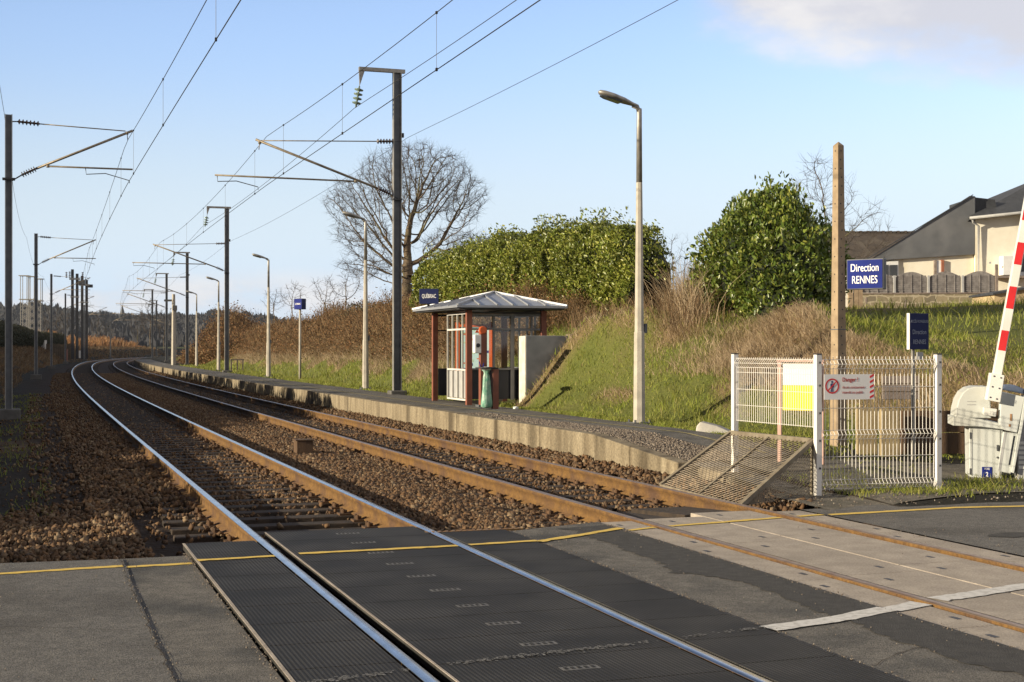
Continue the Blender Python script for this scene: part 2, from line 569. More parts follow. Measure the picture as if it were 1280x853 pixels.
def np_mesh(name, verts, faces, mats, parent=None, smooth=False, mat_idx=None):
    """mesh object from arrays: verts (V,3), faces (Nf,k)"""
    verts = np.asarray(verts, np.float32)
    faces = np.asarray(faces, np.int32)
    me = bpy.data.meshes.new(name)
    me.vertices.add(len(verts))
    me.vertices.foreach_set('co', verts.ravel())
    k = faces.shape[1]
    me.loops.add(faces.size)
    me.loops.foreach_set('vertex_index', faces.ravel())
    me.polygons.add(len(faces))
    me.polygons.foreach_set('loop_start', np.arange(0, faces.size, k, dtype=np.int32))
    me.polygons.foreach_set('loop_total', np.full(len(faces), k, np.int32))
    if smooth:
        me.polygons.foreach_set('use_smooth', np.ones(len(faces), bool))
    for mm in (mats if isinstance(mats, (list, tuple)) else [mats]):
        me.materials.append(mm)
    if mat_idx is not None:
        me.polygons.foreach_set('material_index', np.asarray(mat_idx, np.int32))
    me.update(calc_edges=True)
    o = bpy.data.objects.new(name, me)
    C.objects.link(o)
    if parent:
        o.parent = parent
    return o


class MB:
    """collects solids, then links them as ONE mesh object"""

    def __init__(self):
        self.v, self.f, self.mi = [], [], []

    def add(self, vs, fs, mi=0):
        o = len(self.v)
        self.v += [tuple(p) for p in vs]
        self.f += [tuple(i + o for i in f) for f in fs]
        self.mi += [mi] * len(fs)
        return self

    def box(self, c, size, rot=None, mi=0):
        hx, hy, hz = size[0] / 2, size[1] / 2, size[2] / 2
        vs = [Vector((x, y, z)) for x in (-hx, hx) for y in (-hy, hy) for z in (-hz, hz)]
        if rot is not None:
            vs = [rot @ p for p in vs]
        c = Vector(c)
        return self.add([p + c for p in vs], [(0, 1, 3, 2), (4, 6, 7, 5), (0, 4, 5, 1), (2, 3, 7, 6), (0, 2, 6, 4), (1, 5, 7, 3)], mi)

    def bar(self, p0, p1, w, h, mi=0, up=(0, 0, 1)):
        p0, p1 = Vector(p0), Vector(p1)
        d = p1 - p0
        L = d.length
        z = d.normalized()
        u = Vector(up)
        if abs(z.dot(u)) > .98:
            u = Vector((0, 1, 0))
        x = u.cross(z).normalized()
        y = z.cross(x)
        R = Matrix((x, y, z)).transposed()
        return self.box((p0 + p1) / 2, (w, h, L), R, mi)

    def tube(self, p0, p1, r0, r1=None, k=8, mi=0, caps=True):
        r1 = r0 if r1 is None else r1
        return self.poly([p0, p1], [r0, r1], k, mi, caps)

    def poly(self, pts, r, k=8, mi=0, caps=True):
        pts = [Vector(p) for p in pts]
        rs = r if isinstance(r, (list, tuple)) else [r] * len(pts)
        o = len(self.v)
        ref = None
        for i, p in enumerate(pts):
            d = (pts[min(i + 1, len(pts) - 1)] - pts[max(i - 1, 0)]).normalized()
            if ref is None:
                ref = Vector((0, 0, 1)) if abs(d.z) < .9 else Vector((1, 0, 0))
            x = ref.cross(d).normalized()
            y = d.cross(x)
            for j in range(k):
                a = 2 * math.pi * j / k
                self.v.append(tuple(p + (x * math.cos(a) + y * math.sin(a)) * rs[i]))
        for i in range(len(pts) - 1):
            for j in range(k):
                a, b = o + i * k + j, o + i * k + (j + 1) % k
                self.f.append((a, b, b + k, a + k))
                self.mi.append(mi)
        if caps:
            self.f.append(tuple(o + j for j in range(k))[::-1])
            self.f.append(tuple(o + (len(pts) - 1) * k + j for j in range(k)))
            self.mi += [mi, mi]
        return self

    def lathe(self, base, prof, axis=(0, 0, 1), k=12, mi=0):
        axis = Vector(axis).normalized()
        base = Vector(base)
        ref = Vector((0, 0, 1)) if abs(axis.z) < .9 else Vector((1, 0, 0))
        x = ref.cross(axis).normalized()
        y = axis.cross(x)
        o = len(self.v)
        for r, h in prof:
            for j in range(k):
                a = 2 * math.pi * j / k
                self.v.append(tuple(base + axis * h + (x * math.cos(a) + y * math.sin(a)) * r))
        for i in range(len(prof) - 1):
            for j in range(k):
                a, b = o + i * k + j, o + i * k + (j + 1) % k
                self.f.append((a, b, b + k, a + k))
                self.mi.append(mi)
        self.f.append(tuple(o + j for j in range(k))[::-1])
        self.f.append(tuple(o + (len(prof) - 1) * k + j for j in range(k)))
        self.mi += [mi, mi]
        return self

    def prism(self, pts, ext, mi=0):
        """polygon of 3D points pushed along ext"""
        k = len(pts)
        e = Vector(ext)
        vs = [Vector(p) for p in pts] + [Vector(p) + e for p in pts]
        fs = [tuple(range(k))[::-1], tuple(range(k, 2 * k))]
        fs += [(i, (i + 1) % k, (i + 1) % k + k, i + k) for i in range(k)]
        return self.add(vs, fs, mi)

    def insul(self, p0, p1, r=.07, n=6, mi=0):
        """ribbed insulator between two points"""
        p0, p1 = Vector(p0), Vector(p1)
        d = p1 - p0
        L = d.length
        prof = [(.022, 0)]
        for i in range(n):
            h = L * (i + .5) / n
            w = L / n
            prof += [(.028, h - .32 * w), (r, h - .08 * w), (r * .9, h + .12 * w), (.028, h + .2 * w)]
        prof += [(.022, L)]
        return self.lathe(p0, prof, d, 10, mi)

    def build(self, name, mats, parent=None, smooth=False, bevel=0.0):
        me = bpy.data.meshes.new(name)
        me.from_pydata(self.v, [], self.f)
        for mm in (mats if isinstance(mats, (list, tuple)) else [mats]):
            me.materials.append(mm)
        me.polygons.foreach_set('material_index', np.asarray(self.mi, np.int32))
        me.update()
        if smooth:
            me.polygons.foreach_set('use_smooth', np.ones(len(me.polygons), bool))
        import bmesh
        bm = bmesh.new()
        bm.from_mesh(me)
        bmesh.ops.recalc_face_normals(bm, faces=bm.faces)
        bm.to_mesh(me)
        bm.free()
        o = bpy.data.objects.new(name, me)
        C.objects.link(o)
        if parent:
            o.parent = parent
        if bevel:
            b = o.modifiers.new('bevel', 'BEVEL')
            b.width = bevel
            b.segments = 2
            b.limit_method = 'ANGLE'
        return o


def tag(o, label, cat, group=None):
    o['label'] = label
    o['category'] = cat
    if group:
        o['group'] = group
    return o


def kind(o, k, label=None):
    o['kind'] = k
    if label:
        o['label'] = label
    return o


def thing(name, label, cat, loc=(0, 0, 0), rz=0.0, group=None):
    o = bpy.data.objects.new(name, None)
    C.objects.link(o)
    o.empty_display_size = .3
    o.location = loc
    o.rotation_euler = (0, 0, rz)
    return tag(o, label, cat, group)


def tthing(name, label, cat, s, n, z, group=None):
    """thing whose own x runs along n and y along s"""
    return thing(name, label, cat, WV(s, n, z), float(ang(s)), group)


def copy_tree(o, parent=None):
    c = o.copy()
    C.objects.link(c)
    if parent:
        c.parent = parent
    for ch in list(o.children):
        copy_tree(ch, c)
    return c


def text(name, body, size, mat, parent, loc, rot, xs=1.0, depth=.002, align='CENTER', bold=0.0):
    cu = bpy.data.curves.new(name, 'FONT')
    cu.body = body
    cu.size = size
    cu.align_x = align
    cu.align_y = 'CENTER'
    cu.extrude = depth
    cu.offset = bold
    o = bpy.data.objects.new(name, cu)
    C.objects.link(o)
    dg = bpy.context.evaluated_depsgraph_get()
    me = bpy.data.meshes.new_from_object(o.evaluated_get(dg))
    me.name = name
    bpy.data.objects.remove(o)
    me.materials.clear()
    me.materials.append(mat)
    t = bpy.data.objects.new(name, me)
    C.objects.link(t)
    t.parent = parent
    t.location = loc
    t.rotation_euler = rot
    t.scale = (xs, 1, 1)
    return t

CA, SNA = 0.9454, 0.3258


def pix_s(px, py, s):
    """photo pixel on the upright plane across the track at s -> (n, z)"""
    d = (px - CX) / F
    t = (s - 2.73 * SNA) / (-d * SNA + CA)
    return (d * t - 2.73) * CA + t * SNA, HC - (py - HY) / F * t


def pix_n(px, py, n):
    """photo pixel on the upright plane along the track at n -> (s, z)"""
    d = (px - CX) / F
    t = (n + 2.73 * CA) / (d * CA + SNA)
    return -(d * t - 2.73) * SNA + t * CA, HC - (py - HY) / F * t


# ---------------------------------------------------------------- the ground
RT = 3.57            # right track centre
PE = 5.15            # platform edge
PZ = 0.35            # platform top


def sstep(x, a, b):
    t = np.clip((x - a) / (b - a), 0, 1)
    return t * t * (3 - 2 * t)


def bank_par(s):
    toe = np.interp(s, [0, 11, 13.5, 16, 19, 21, 24, 29.5, 30.3, 31, 34.5, 36, 40, 60, 100, 160, 400], [22, 19, 11.3, 10.2, 9.0, 8.1, 7.75, 7.6, 7.55, 9.0, 9.0, 8.0, 8.2, 8.4, 9.2, 10.5, 10.5])
    wid = np.interp(s, [0, 13, 18, 24, 26.5, 28.5, 30.3, 31, 34.5, 36, 60, 100, 400], [4, 2.6, 2.9, 3.5, 3.1, 2.4, 1.75, 2.0, 2.0, 3.0, 3.2, 3.2, 3.4])
    top = np.interp(s, [0, 10, 14, 17, 20, 22.5, 25, 29, 60, 100, 160, 400], [.3, .5, .75, .95, 1.25, 1.75, 2.05, 2.3, 2.35, 2.0, 1.6, 1.2])
    return toe, wid, top


def gz(s, n):
    """ground height in track coordinates"""
    s = np.asarray(s, float)
    n = np.asarray(n, float)
    s, n = np.broadcast_arrays(s, n)
    base = np.full(s.shape, -.30)
    # left side: cess, low bank under the hedge
    left = -.32 + sstep(n, -4.0, -1.6) * .10 + sstep(-n, 6.5, 9.5) * .45 + sstep(-n, 9, 30) * .5 + sstep(-n, 4.6, 8.5) * 1.7 * sstep(s, 95, 170)
    mid = np.full(s.shape, -.235)
    # right side
    toe, wid, top = bank_par(s)
    floor = np.interp(s, [12.5, 15, 17, 20, 22], [-.03, .05, .16, .31, .31])
    floor = floor - .5 * sstep(5.75 - n, 0, .1)
    t = np.clip((n - toe) / wid, 0, 1)
    prof = .75 * t + .25 * t * t * (3 - 2 * t)
    bank = floor + (top - floor) * prof
    bank = bank + np.clip(n - toe - wid, 0, 34) * (.037 + np.interp(s, [12, 25], [.022, 0]))
    bump = (VN(s * .8, n * .8) - .5) * .34 * sstep(n, toe, toe + .8) * (1 - .6 * sstep(n, toe + wid + 1, toe + wid + 3))
    mound = .42 * np.exp(-((s - 24.3) / 1.2) ** 2 - ((n - 11.6) / .9) ** 2)
    right = bank + bump + mound
    z = np.where(n < -1.6, left, np.where(n < 5.4, mid, right))
    z = z + (VN2(s * 1.3, n * 1.3) - .5) * .10 * np.where((n > -9) & (n < -1.5), 1, .25)
    road = sstep(13.0 - s, 0, .7)
    flat = np.where(n < 5.4, -.16, np.minimum(-.10, z))
    flat = np.where((n > 12), np.where(s < 9.5, -.10, z), flat)
    return z * (1 - road) + flat * road


def make_ground():
    s = np.concatenate([np.arange(-80, -6, 4), np.arange(-6, 11, .5), np.arange(11, 60, .22), np.arange(60, 120, .5), np.arange(120, 240, 1.5),
                        np.arange(240, 430, 5), np.geomspace(430, 3000, 26)])
    n = np.concatenate([-np.geomspace(2400, 45, 20), np.arange(-44, -12, 1.6), np.arange(-12, 5, .3), np.arange(5.0, 6, .1), np.arange(6, 14, .16), np.arange(14, 50, 1.2), np.geomspace(50, 430, 12)])
    Sg, Ng = np.meshgrid(s, n, indexing='ij')
    Z = gz(Sg, Ng)
    P = W(Sg, Ng, Z).reshape(-1, 3)
    a, b = len(s), len(n)
    idx = np.arange(a * b).reshape(a, b)
    fc = np.stack([idx[:-1, :-1], idx[:-1, 1:], idx[1:, 1:], idx[1:, :-1]], -1).reshape(-1, 4)
    o = np_mesh('ground', P, fc, M['ground'], smooth=True)
    toe, wid, top = bank_par(Sg)
    nv = VN(Sg * .35, Ng * .5)
    ball = sstep(Ng + (nv - .5) * 1.6, -3.9, -1.9) * (1 - sstep(Ng, 5.7, 5.9)) * sstep(Sg, 11, 13)
    grass = sstep(Ng, toe - 1.0, toe - .5) * (1 - sstep(Sg, 400, 600)) * sstep(Sg, 12, 14)
    grass = np.maximum(grass, sstep(-Ng, 5.5, 8) * .8 * (VN2(Sg * .4, Ng * .4) > .45) * (1 - sstep(Sg, 80, 110) * (Ng > -12)))
    grass = np.maximum(grass, sstep(Ng, 12, 13))
    dry = dry_mask(Sg, Ng)
    for nm, v in (('ballast', ball), ('grass', grass), ('dry', dry)):
        at_ = o.data.attributes.new(nm, 'FLOAT', 'POINT')
        at_.data.foreach_set('value', v.astype(np.float32).ravel())
    kind(o, 'structure')
    return o


def dry_mask(s, n):
    """0..1: where the bank carries straw coloured growth rather than green grass"""
    toe, wid, top = bank_par(s)
    t = (n - toe) / wid
    v = VN(s * .45 + 9, n * .6 + 3)
    far = sstep(s, 36, 44) * sstep(t + (v - .5) * .7, .36, .66)                       # upper bank beyond the shelter
    gap = np.exp(-((s - 27.9 - (n - 10.5) * 1.3) / .8) ** 2) * sstep(t + (v - .5) * .5, .45, .75)
    thatch = np.exp(-((s - 23.2) / 2.2) ** 4) * sstep(t + (v - .5) * .5, .38, .6) * (1 - sstep(t + (VN2(s * .9, n * .9) - .5) * .6, 1.02, 1.25))
    near = .75 * sstep(22 - s, 0, 1.5) * sstep(s, 12.5, 14) * sstep(t + (v - .5) * .5, .15, .35) * (1 - sstep(t + (VN2(s * .9, n * .9) - .5) * .9, .95, 1.25))
    side = .85 * np.exp(-((s - 29.5) / 1.3) ** 2) * sstep(v, .33, .50)
    patch = .75 * sstep(v, .51, .66) * sstep(t, .1, .3) * (t < 1.6)
    fieldp = .45 * sstep(VN2(s * .5, n * .5), .55, .7) * (t > 1.3)
    return np.clip(np.maximum.reduce([far, gap, thatch, near, side, patch, fieldp]), 0, 1)


make_ground()

# ---------------------------------------------------------------- far hills
def make_hills():
    az = np.radians(np.linspace(-34, 14, 130))
    R = np.array([420, 520, 650, 800, 1000, 1250, 1600, 2100])
    A, RR = np.meshgrid(az, R, indexing='ij')
    deg = np.degrees(A)
    crest = np.interp(deg, [-34, -20, -17, -14, -11, -8, 0, 14], [40, 36, 31, 28, 30, 22, 18, 14])
    prof = np.interp(RR, [420, 560, 700, 1000, 1250, 1600, 2100], [-1, 1, 5, .90 * 20, 1.0 * 30, 1.0 * 32, 1.0 * 30]) / 30
    Z = crest * prof * (1 + .22 * (VN(A * 40, RR * .004) - .5)) + 6 * (VN2(A * 90, RR * .008) - .5) * np.clip((RR - 500) / 400, 0, 1)
    P = np.stack([np.sin(A) * RR, np.cos(A) * RR, Z - .4], -1).reshape(-1, 3)
    idx = np.arange(A.size).reshape(A.shape)
    fc = np.stack([idx[:-1, :-1], idx[1:, :-1], idx[1:, 1:], idx[:-1, 1:]], -1).reshape(-1, 4)
    o = np_mesh('hills', P, fc, M['woods'], smooth=True)
    kind(o, 'structure')
    # woods over it
    k = 60000
    r = np.sqrt(RNG.uniform(440 ** 2, 1700 ** 2, k))
    a = np.radians(RNG.uniform(-24, 2, k))
    d = np.degrees(a)
    cr = np.interp(d, [-34, -20, -17, -14, -11, -8, 0, 14], [40, 36, 31, 28, 30, 22, 18, 14])
    pr = np.interp(r, [420, 560, 700, 1000, 1250, 1600, 2100], [-1, 1, 5, 18, 30, 32, 30]) / 30
    z = cr * pr * (1 + .22 * (VN(a * 40, r * .004) - .5)) + 6 * (VN2(a * 90, r * .008) - .5) * np.clip((r - 500) / 400, 0, 1) - .4
    keep = (VN2(a * 120, r * .012) > .40) | (r < 700)
    r, a, z = r[keep], a[keep], z[keep]
    k = len(r)
    c = np.stack([np.sin(a) * r, np.cos(a) * r, z], -1)
    h = RNG.uniform(2, 5.0, k) + 3 * (RNG.random(k) < .05)
    w = RNG.uniform(.8, 3.2, k)
    # ragged crowns: three crossing slivers each
    vs, fs = [], []
    for j in range(4):
        th = RNG.uniform(0, math.pi, k)
        u = np.stack([np.cos(th), np.sin(th), np.zeros(k)], -1) * (w * RNG.uniform(.4, 1.1, k))[:, None]
        hh = (h * RNG.uniform(.6, 1.1, k))[:, None] * np.array([[0, 0, 1.0]])
        off = np.stack([RNG.normal(0, 1.6, k), RNG.normal(0, 1.6, k), np.zeros(k)], -1)
        b = c + off
        vs.append(np.stack([b - u * .5, b + u * .5, b + u * .8 + hh * .55, b + u * RNG.uniform(-.5, .5, (k, 1)) + hh, b - u * .8 + hh * .6], 1))
    V = np.concatenate(vs).reshape(-1, 3)
    fc = np.arange(len(V)).reshape(-1, 5)
    w_ = np_mesh('distant_woods', V, fc, M['woods'])
    kind(w_, 'stuff', 'dark leafless woods covering the far hillside')


make_hills()

# ---------------------------------------------------------------- road over the crossing
SR0, SR1 = -14.0, 12.15


def sheet(name, poly_sn, z, mat, sub=1):
    """flat sheet through track coordinate points"""
    me = bpy.data.meshes.new(name)
    me.from_pydata([WV(s, n, z) for s, n in poly_sn], [], [tuple(range(len(poly_sn)))])
    me.materials.append(mat)
    o = bpy.data.objects.new(name, me)
    C.objects.link(o)
    kind(o, 'structure')
    return o


def wob(a, b, n0, k, amp, seed):
    r = np.random.default_rng(seed)
    s = np.linspace(a, b, k)
    return [(float(q), n0 + float(r.normal(0, amp))) for q in s]


# left carriageway, in front of the seam; strip between seam and rubber; strip between the tracks; far side
sheet('road', [(SR0, -40), (SR0, -1.93)] + wob(-2, 12.0, -1.915, 24, .007, 1) + [(12.1, -3.2), (12.25, -5), (12.2, -8), (11.6, -40)], -.012, M['asphalt'])
sheet('road', [(SR0, -2.2), (SR0, -1.415), (12.05, -1.415), (12.05, -2.2)], -.019, M['asphalt2'])
sheet('road', [(SR0, 1.415), (SR0, 2.425)] + [(12.95, 2.425)] + [(12.6, 1.415)], -.014, M['asphalt2'])
nr = np.random.default_rng(5)
pp = [(float(s), 2.42) for s in (2.0, 12.7)]
pp += [(float(s), 2.42 - .30 - .16 * float(VN.one(np.array(s * 1.7), np.array(4.0))) + float(nr.normal(0, .022)) - .07 * float(VN2.one(np.array(s * 7.0), np.array(2.0))) - (.12 if s > 10 else 0)) for s in np.linspace(12.6, 2.2, 190)]
tp = sheet('road_patch', pp, -.010, M['tar'])
sheet('road', [(SR0, 4.72), (SR0, 40), (10.5, 40), (11.5, 18), (13.6, 9.6), (13.9, 7.2), (13.3, 5.4), (13.2, 4.72)], -.012, M['asphalt'])
# two small tar repairs on the far side
for (s_, n_, a_, b_, sd) in ((10.9, 5.5, .16, .30, 3), (9.6, 6.4, .2, .34, 4), (10.1, 5.9, .10, .2, 6)):
    r_ = np.random.default_rng(sd)
    sheet('road_patch', [(s_ + a_ * math.sin(t) * r_.uniform(.8, 1.1), n_ + b_ * math.cos(t) * r_.uniform(.8, 1.1)) for t in np.linspace(0, 2 * math.pi, 15)[:-1]], -.008, M['tar'])


def verge():
    s = np.linspace(12.75, 15.9, 14)
    n = np.linspace(4.95, 15, 40)
    Sg, Ng = np.meshgrid(s, n, indexing='ij')
    lo_ = np.interp(Ng, [4.95, 5.4, 7.2, 9.6, 15], [13.05, 13.1, 13.7, 13.35, 11.9])
    hi_ = np.interp(Ng, [4.95, 5.3, 5.6, 7.5, 10, 15], [14.2, 14.4, 17.2, 16.8, 15.2, 13.6])
    u = (Sg - s[0]) / (s[-1] - s[0])
    Ss = lo_ + (hi_ - lo_) * u
    Z = np.maximum(gz(Ss, Ng) + .012, np.where(Ng < 7.5, .0, -.03) + .05 * np.clip((u - .3), 0, 1) - .02 * (1 - np.clip(u * 6, 0, 1)) + (VN(Ss * 3, Ng * 3) - .5) * .04)
    P = W(Ss, Ng, Z).reshape(-1, 3)
    idx = np.arange(Sg.size).reshape(Sg.shape)
    fc = np.stack([idx[:-1, :-1], idx[:-1, 1:], idx[1:, 1:], idx[1:, :-1]], -1).reshape(-1, 4)
    kind(np_mesh('verge', P, fc, M['verge'], smooth=True), 'structure')


verge()


def stripe(name, pts, w, z, mat, seed, jag=.006):
    """painted stripe along (s,n) points with a slightly ragged edge"""
    r = np.random.default_rng(seed)
    P = []
    for i in range(len(pts) - 1):
        a, b = np.array(pts[i]), np.array(pts[i + 1])
        k = max(2, int(np.linalg.norm(b - a) / .06))
        P += [a + (b - a) * t for t in np.linspace(0, 1, k, endpoint=(i == len(pts) - 2))]
    P = np.array(P)
    d = np.gradient(P, axis=0)
    d /= np.linalg.norm(d, axis=1)[:, None]
    nn = np.stack([-d[:, 1], d[:, 0]], -1)
    L = P + nn * (w / 2 + r.normal(0, jag, (len(P), 1)))
    Rr = P - nn * (w / 2 + r.normal(0, jag, (len(P), 1)))
    V = np.concatenate([W(L[:, 0], L[:, 1], z), W(Rr[:, 0], Rr[:, 1], z)])
    k = len(P)
    fc = np.array([(i, i + 1, k + i + 1, k + i) for i in range(k - 1)])
    return kind(np_mesh(name, V, fc, mat), 'structure')


yl = .085
stripe('road_marking', [(10.75, -12), (11.35, -4.5), (11.62, -1.93)], yl, -.008, M['paint_y'], 1)
stripe('road_marking', [(11.60, -1.92), (11.63, -1.42)], yl, -.015, M['paint_y'], 2)
stripe('road_marking', [(11.62, -1.385), (11.66, -.80)], yl, .006, M['paint_y'], 3)
stripe('road_marking', [(11.72, -.60), (11.74, .69)], yl, .006, M['paint_y'], 4)
stripe('road_marking', [(11.76, .80), (11.82, 1.405)], yl, .006, M['paint_y'], 5)
stripe('road_marking', [(11.84, 1.42), (12.22, 2.10)], yl, -.006, M['paint_y'], 6)
stripe('road_marking', [(12.22, 2.10), (12.42, 2.425)], yl, -.004, M['paint_y'], 16)
stripe('road_marking', [(12.30, 2.45), (12.42, 2.755)], yl * .8, -.012, M['paint_y'], 7)
stripe('road_marking', [(12.45, 2.925), (12.70, 4.20)], yl, -.012, M['paint_y'], 8)
stripe('road_marking', [(12.72, 4.40), (12.78, 4.70)], yl, -.012, M['paint_y'], 9)
stripe('road_marking', [(12.70, 4.74), (12.82, 6.3), (12.3, 9.5), (11.2, 16)], yl * 1.2, -.007, M['paint_y'], 10)
wl = .15
stripe('road_marking', [(8.00, 1.42), (8.12, 1.95), (8.30, 2.42)], wl, -.006, M['paint_w'], 11)
stripe('road_marking', [(8.30, 2.44), (8.42, 2.755)], wl, -.012, M['paint_w'], 12)
stripe('road_marking', [(8.50, 2.93), (8.85, 4.21)], wl, -.012, M['paint_w'], 13)
stripe('road_marking', [(8.9, 4.4), (9.0, 4.7)], wl, -.012, M['paint_w'], 14)


def worn(s0, n0, s1, n1, k, seed, w=.10):
    """what is left of an old white line: flakes on the stud tops"""
    r = np.random.default_rng(seed)
    t = r.random(k)
    keep = VN.one(t * 9, np.full(k, seed * 1.0)) + r.normal(0, .25, k) > .50
    t = t[keep]
    k = len(t)
    s = s0 + (s1 - s0) * t + r.normal(0, w * .36, k)
    n = n0 + (n1 - n0) * t
    a, b = r.uniform(.002, .006, k), r.uniform(.003, .010, k)
    V = np.stack([W(s - a, n - b, .005), W(s - a, n + b, .005), W(s + a, n + b, .005), W(s + a, n - b, .005)], 1).reshape(-1, 3)
    kind(np_mesh('road_marking', V, np.arange(len(V)).reshape(-1, 4), M['scuff']), 'structure')


worn(7.5, -1.37, 7.62, -.80, 300, 3, .05)
worn(7.68, -.58, 7.85, .69, 520, 4, .05)
worn(7.88, .81, 8.0, 1.40, 300, 6, .05)

def crack(pts, seed, z):
    r = np.random.default_rng(seed)
    P = []
    for i in range(len(pts) - 1):
        a, b = np.array(pts[i]), np.array(pts[i + 1])
        k = max(3, int(np.linalg.norm(b - a) / .07))
        P += [a + (b - a) * t + r.normal(0, .010, 2) for t in np.linspace(0, 1, k, endpoint=False)]
    P = np.array(P)
    w = r.uniform(.001, .004, (len(P), 1))
    d = np.gradient(P, axis=0)
    d /= np.linalg.norm(d, axis=1)[:, None]
    nn = np.stack([-d[:, 1], d[:, 0]], -1)
    L_, R_ = P + nn * w, P - nn * w
    V = np.concatenate([W(L_[:, 0], L_[:, 1], z), W(R_[:, 0], R_[:, 1], z)])
    k = len(P)
    kind(np_mesh('road_crack', V, np.array([(i, i + 1, k + i + 1, k + i) for i in range(k - 1)]), M['sleeper']), 'structure')


crack([(12.0, -1.925), (10, -1.93), (8, -1.92), (6.2, -1.925)], 1, -.0085)
crack([(9.6, -4.2), (9.2, -3.4), (9.5, -2.7), (9.1, -1.95)], 2, -.0085)
crack([(11.9, 5.0), (11.2, 5.8), (11.4, 6.9), (10.6, 8.5)], 4, -.0085)
crack([(10.2, 1.43), (10.0, 1.8), (10.15, 2.1)], 5, -.0105)
crack([(7.0, 1.43), (7.3, 1.9), (7.1, 2.3)], 6, -.0105)

# ---------------------------------------------------------------- rubber panels between and beside the left rails
def panel_mesh(w, L, t=.05):
    b = MB()
    b.box((0, 0, -t / 2), (w, L - .006, t))
    return b


pan_in = panel_mesh(1.335, .6)
pan_out = panel_mesh(.585, .6)
first = {}
for i in range(22):
    s = 13.1 - .3 - .6 * i
    so_ = 12.62 - .3 - .6 * i
    if 'in' not in first:
        o = pan_in.build('rubber_crossing_panel', M['rubber'], bevel=.004)
        mk = MB()
        mk.box((0, 0, .0006), (.20, .075, .001))
        for q in range(5):
            mk.box((-.075 + .036 * q, 0, .0022), (.02, .045, .001), mi=1)
        mk.build('stencil_mark', [pmat('stencil_white', (.19, .183, .175), (.09, .087, .083), 40, .7), M['rubber']], o)
        MB().box((-.6645, 0, .0012), (.014, .592, .003)).build('worn_lit_edge', M['conc'], o)  # beige strip paints the worn chamfer as it catches the sun
        first['in'] = o
        ro = pan_out.build('rubber_crossing_panel', M['rubber'], bevel=.004)
        first['out'] = ro
        eo = MB().box((-.287, 0, .0012), (.020, .592, .003)).build('worn_lit_edge', M['conc'], ro)  # same pale strip, sunlight on the worn edge put into its colour
        oi, ol, orr = o, ro, None
    else:
        oi = copy_tree(first['in'])
        ol = copy_tree(first['out'])
    oi.location, oi.rotation_euler = W(s, .022, 0.0), (0, 0, float(ang(s)))
    tag(oi, 'black studded rubber crossing panel between the two left track rails, small white stencil on it', 'rubber panel', 'rubber panels between the left rails')
    ol.location, ol.rotation_euler = W(so_, -1.10, 0.0), (0, 0, float(ang(so_)))
    tag(ol, 'narrow black rubber crossing panel outside the left rail, next to the road asphalt', 'rubber panel', 'rubber panels outside the left rail')
    orr = first['out'].copy()
    C.objects.link(orr)
    orr.location, orr.rotation_euler = W(so_, 1.10, 0.0), (0, 0, float(ang(so_)) + math.pi)
    tag(orr, 'narrow black rubber crossing panel right of the left track, beside the middle asphalt', 'rubber panel', 'rubber panels towards the middle strip')
# sloping end plates
for (n0, n1, s_, lab) in ((.83, 1.40, 12.64, 'rusty ribbed end plate sloping off the rubber panels at the ballast'),):
    o = tthing('deflector_plate', lab, 'deflector plate', s_, (n0 + n1) / 2, 0)
    b = MB()
    w = n1 - n0 + .35
    b.prism([(-w / 2, 0, 0), (w / 2, 0, 0), (w / 2, .48, -.10), (-w / 2, .48, -.10)], (0, 0, -.02))
    b.build('plate', M['rust'], o)
    b = MB()
    for k in range(15):
        x = -w / 2 + w * (k + .5) / 15
        b.bar((x, .005, .005), (x, .475, -.094), .018, .012)
    b.build('ribs', M['dull_steel'], o)

# ---------------------------------------------------------------- concrete slabs of the right track
slab_s = {}
L = 1.75


def slab_copies(n0, n1, name_part, label, group, top):
    b = MB()
    b.box((0, 0, -.078), (n1 - n0 - .012, L - .012, .12))
    base = None
    for i in range(9):
        s = top - L * (i + .5)
        if base is None:
            base = b.build('concrete_crossing_slab', M['conc'], bevel=.004)
            hb = MB()
            for (hx, hy) in ((-.2, .62), (.2, -.62)):
                hb.box((hx * (n1 - n0), hy, -.0175), (.035, .085, .003))
            hb.build('lifting_hole', M['navy'], base)
            o = base
        else:
            o = copy_tree(base)
        o.location, o.rotation_euler = W(s, (n0 + n1) / 2, .0), (0, 0, float(ang(s)))
        tag(o, label, 'concrete slab', group)


slab_copies(2.43, 2.765, 'a', 'narrow concrete slab along the right track\'s near rail, next to the dark tar strip', 'concrete slabs beside the near rail', 12.95)
slab_copies(2.915, 3.56, 'b', 'concrete slab between the right rails, in the row nearer the camera', 'concrete slabs in the near inner row', 13.05)
slab_copies(3.563, 4.225, 'c', 'concrete slab between the right rails, in the row nearer the white mesh fence', 'concrete slabs in the far inner row', 13.35)
slab_copies(4.375, 4.71, 'd', 'narrow concrete slab along the far rail, below the white mesh fence', 'concrete slabs beside the far rail', 13.2)
# dark timber end blocks in front of the slabs
o = tthing('timber_baulk', 'dark wet timber baulk lying between the right rails at the slab ends', 'timber', 13.95, 3.86, -.12)
MB().prism([(-.33, -.55, .08), (-.33, .75, .0), (-.33, .75, -.1), (-.33, -.55, -.12)], (.66, 0, 0)).build('baulk', M['sleeper'], o, bevel=.01)
o = tthing('timber_baulk', 'low dark sloping timber between the right rails nearer the middle ballast', 'timber', 13.75, 3.20, -.12)
MB().prism([(-.30, -.6, .06), (-.30, .9, -.03), (-.30, .9, -.1), (-.30, -.6, -.12)], (.58, 0, 0)).build('baulk', M['sleeper'], o, bevel=.01)

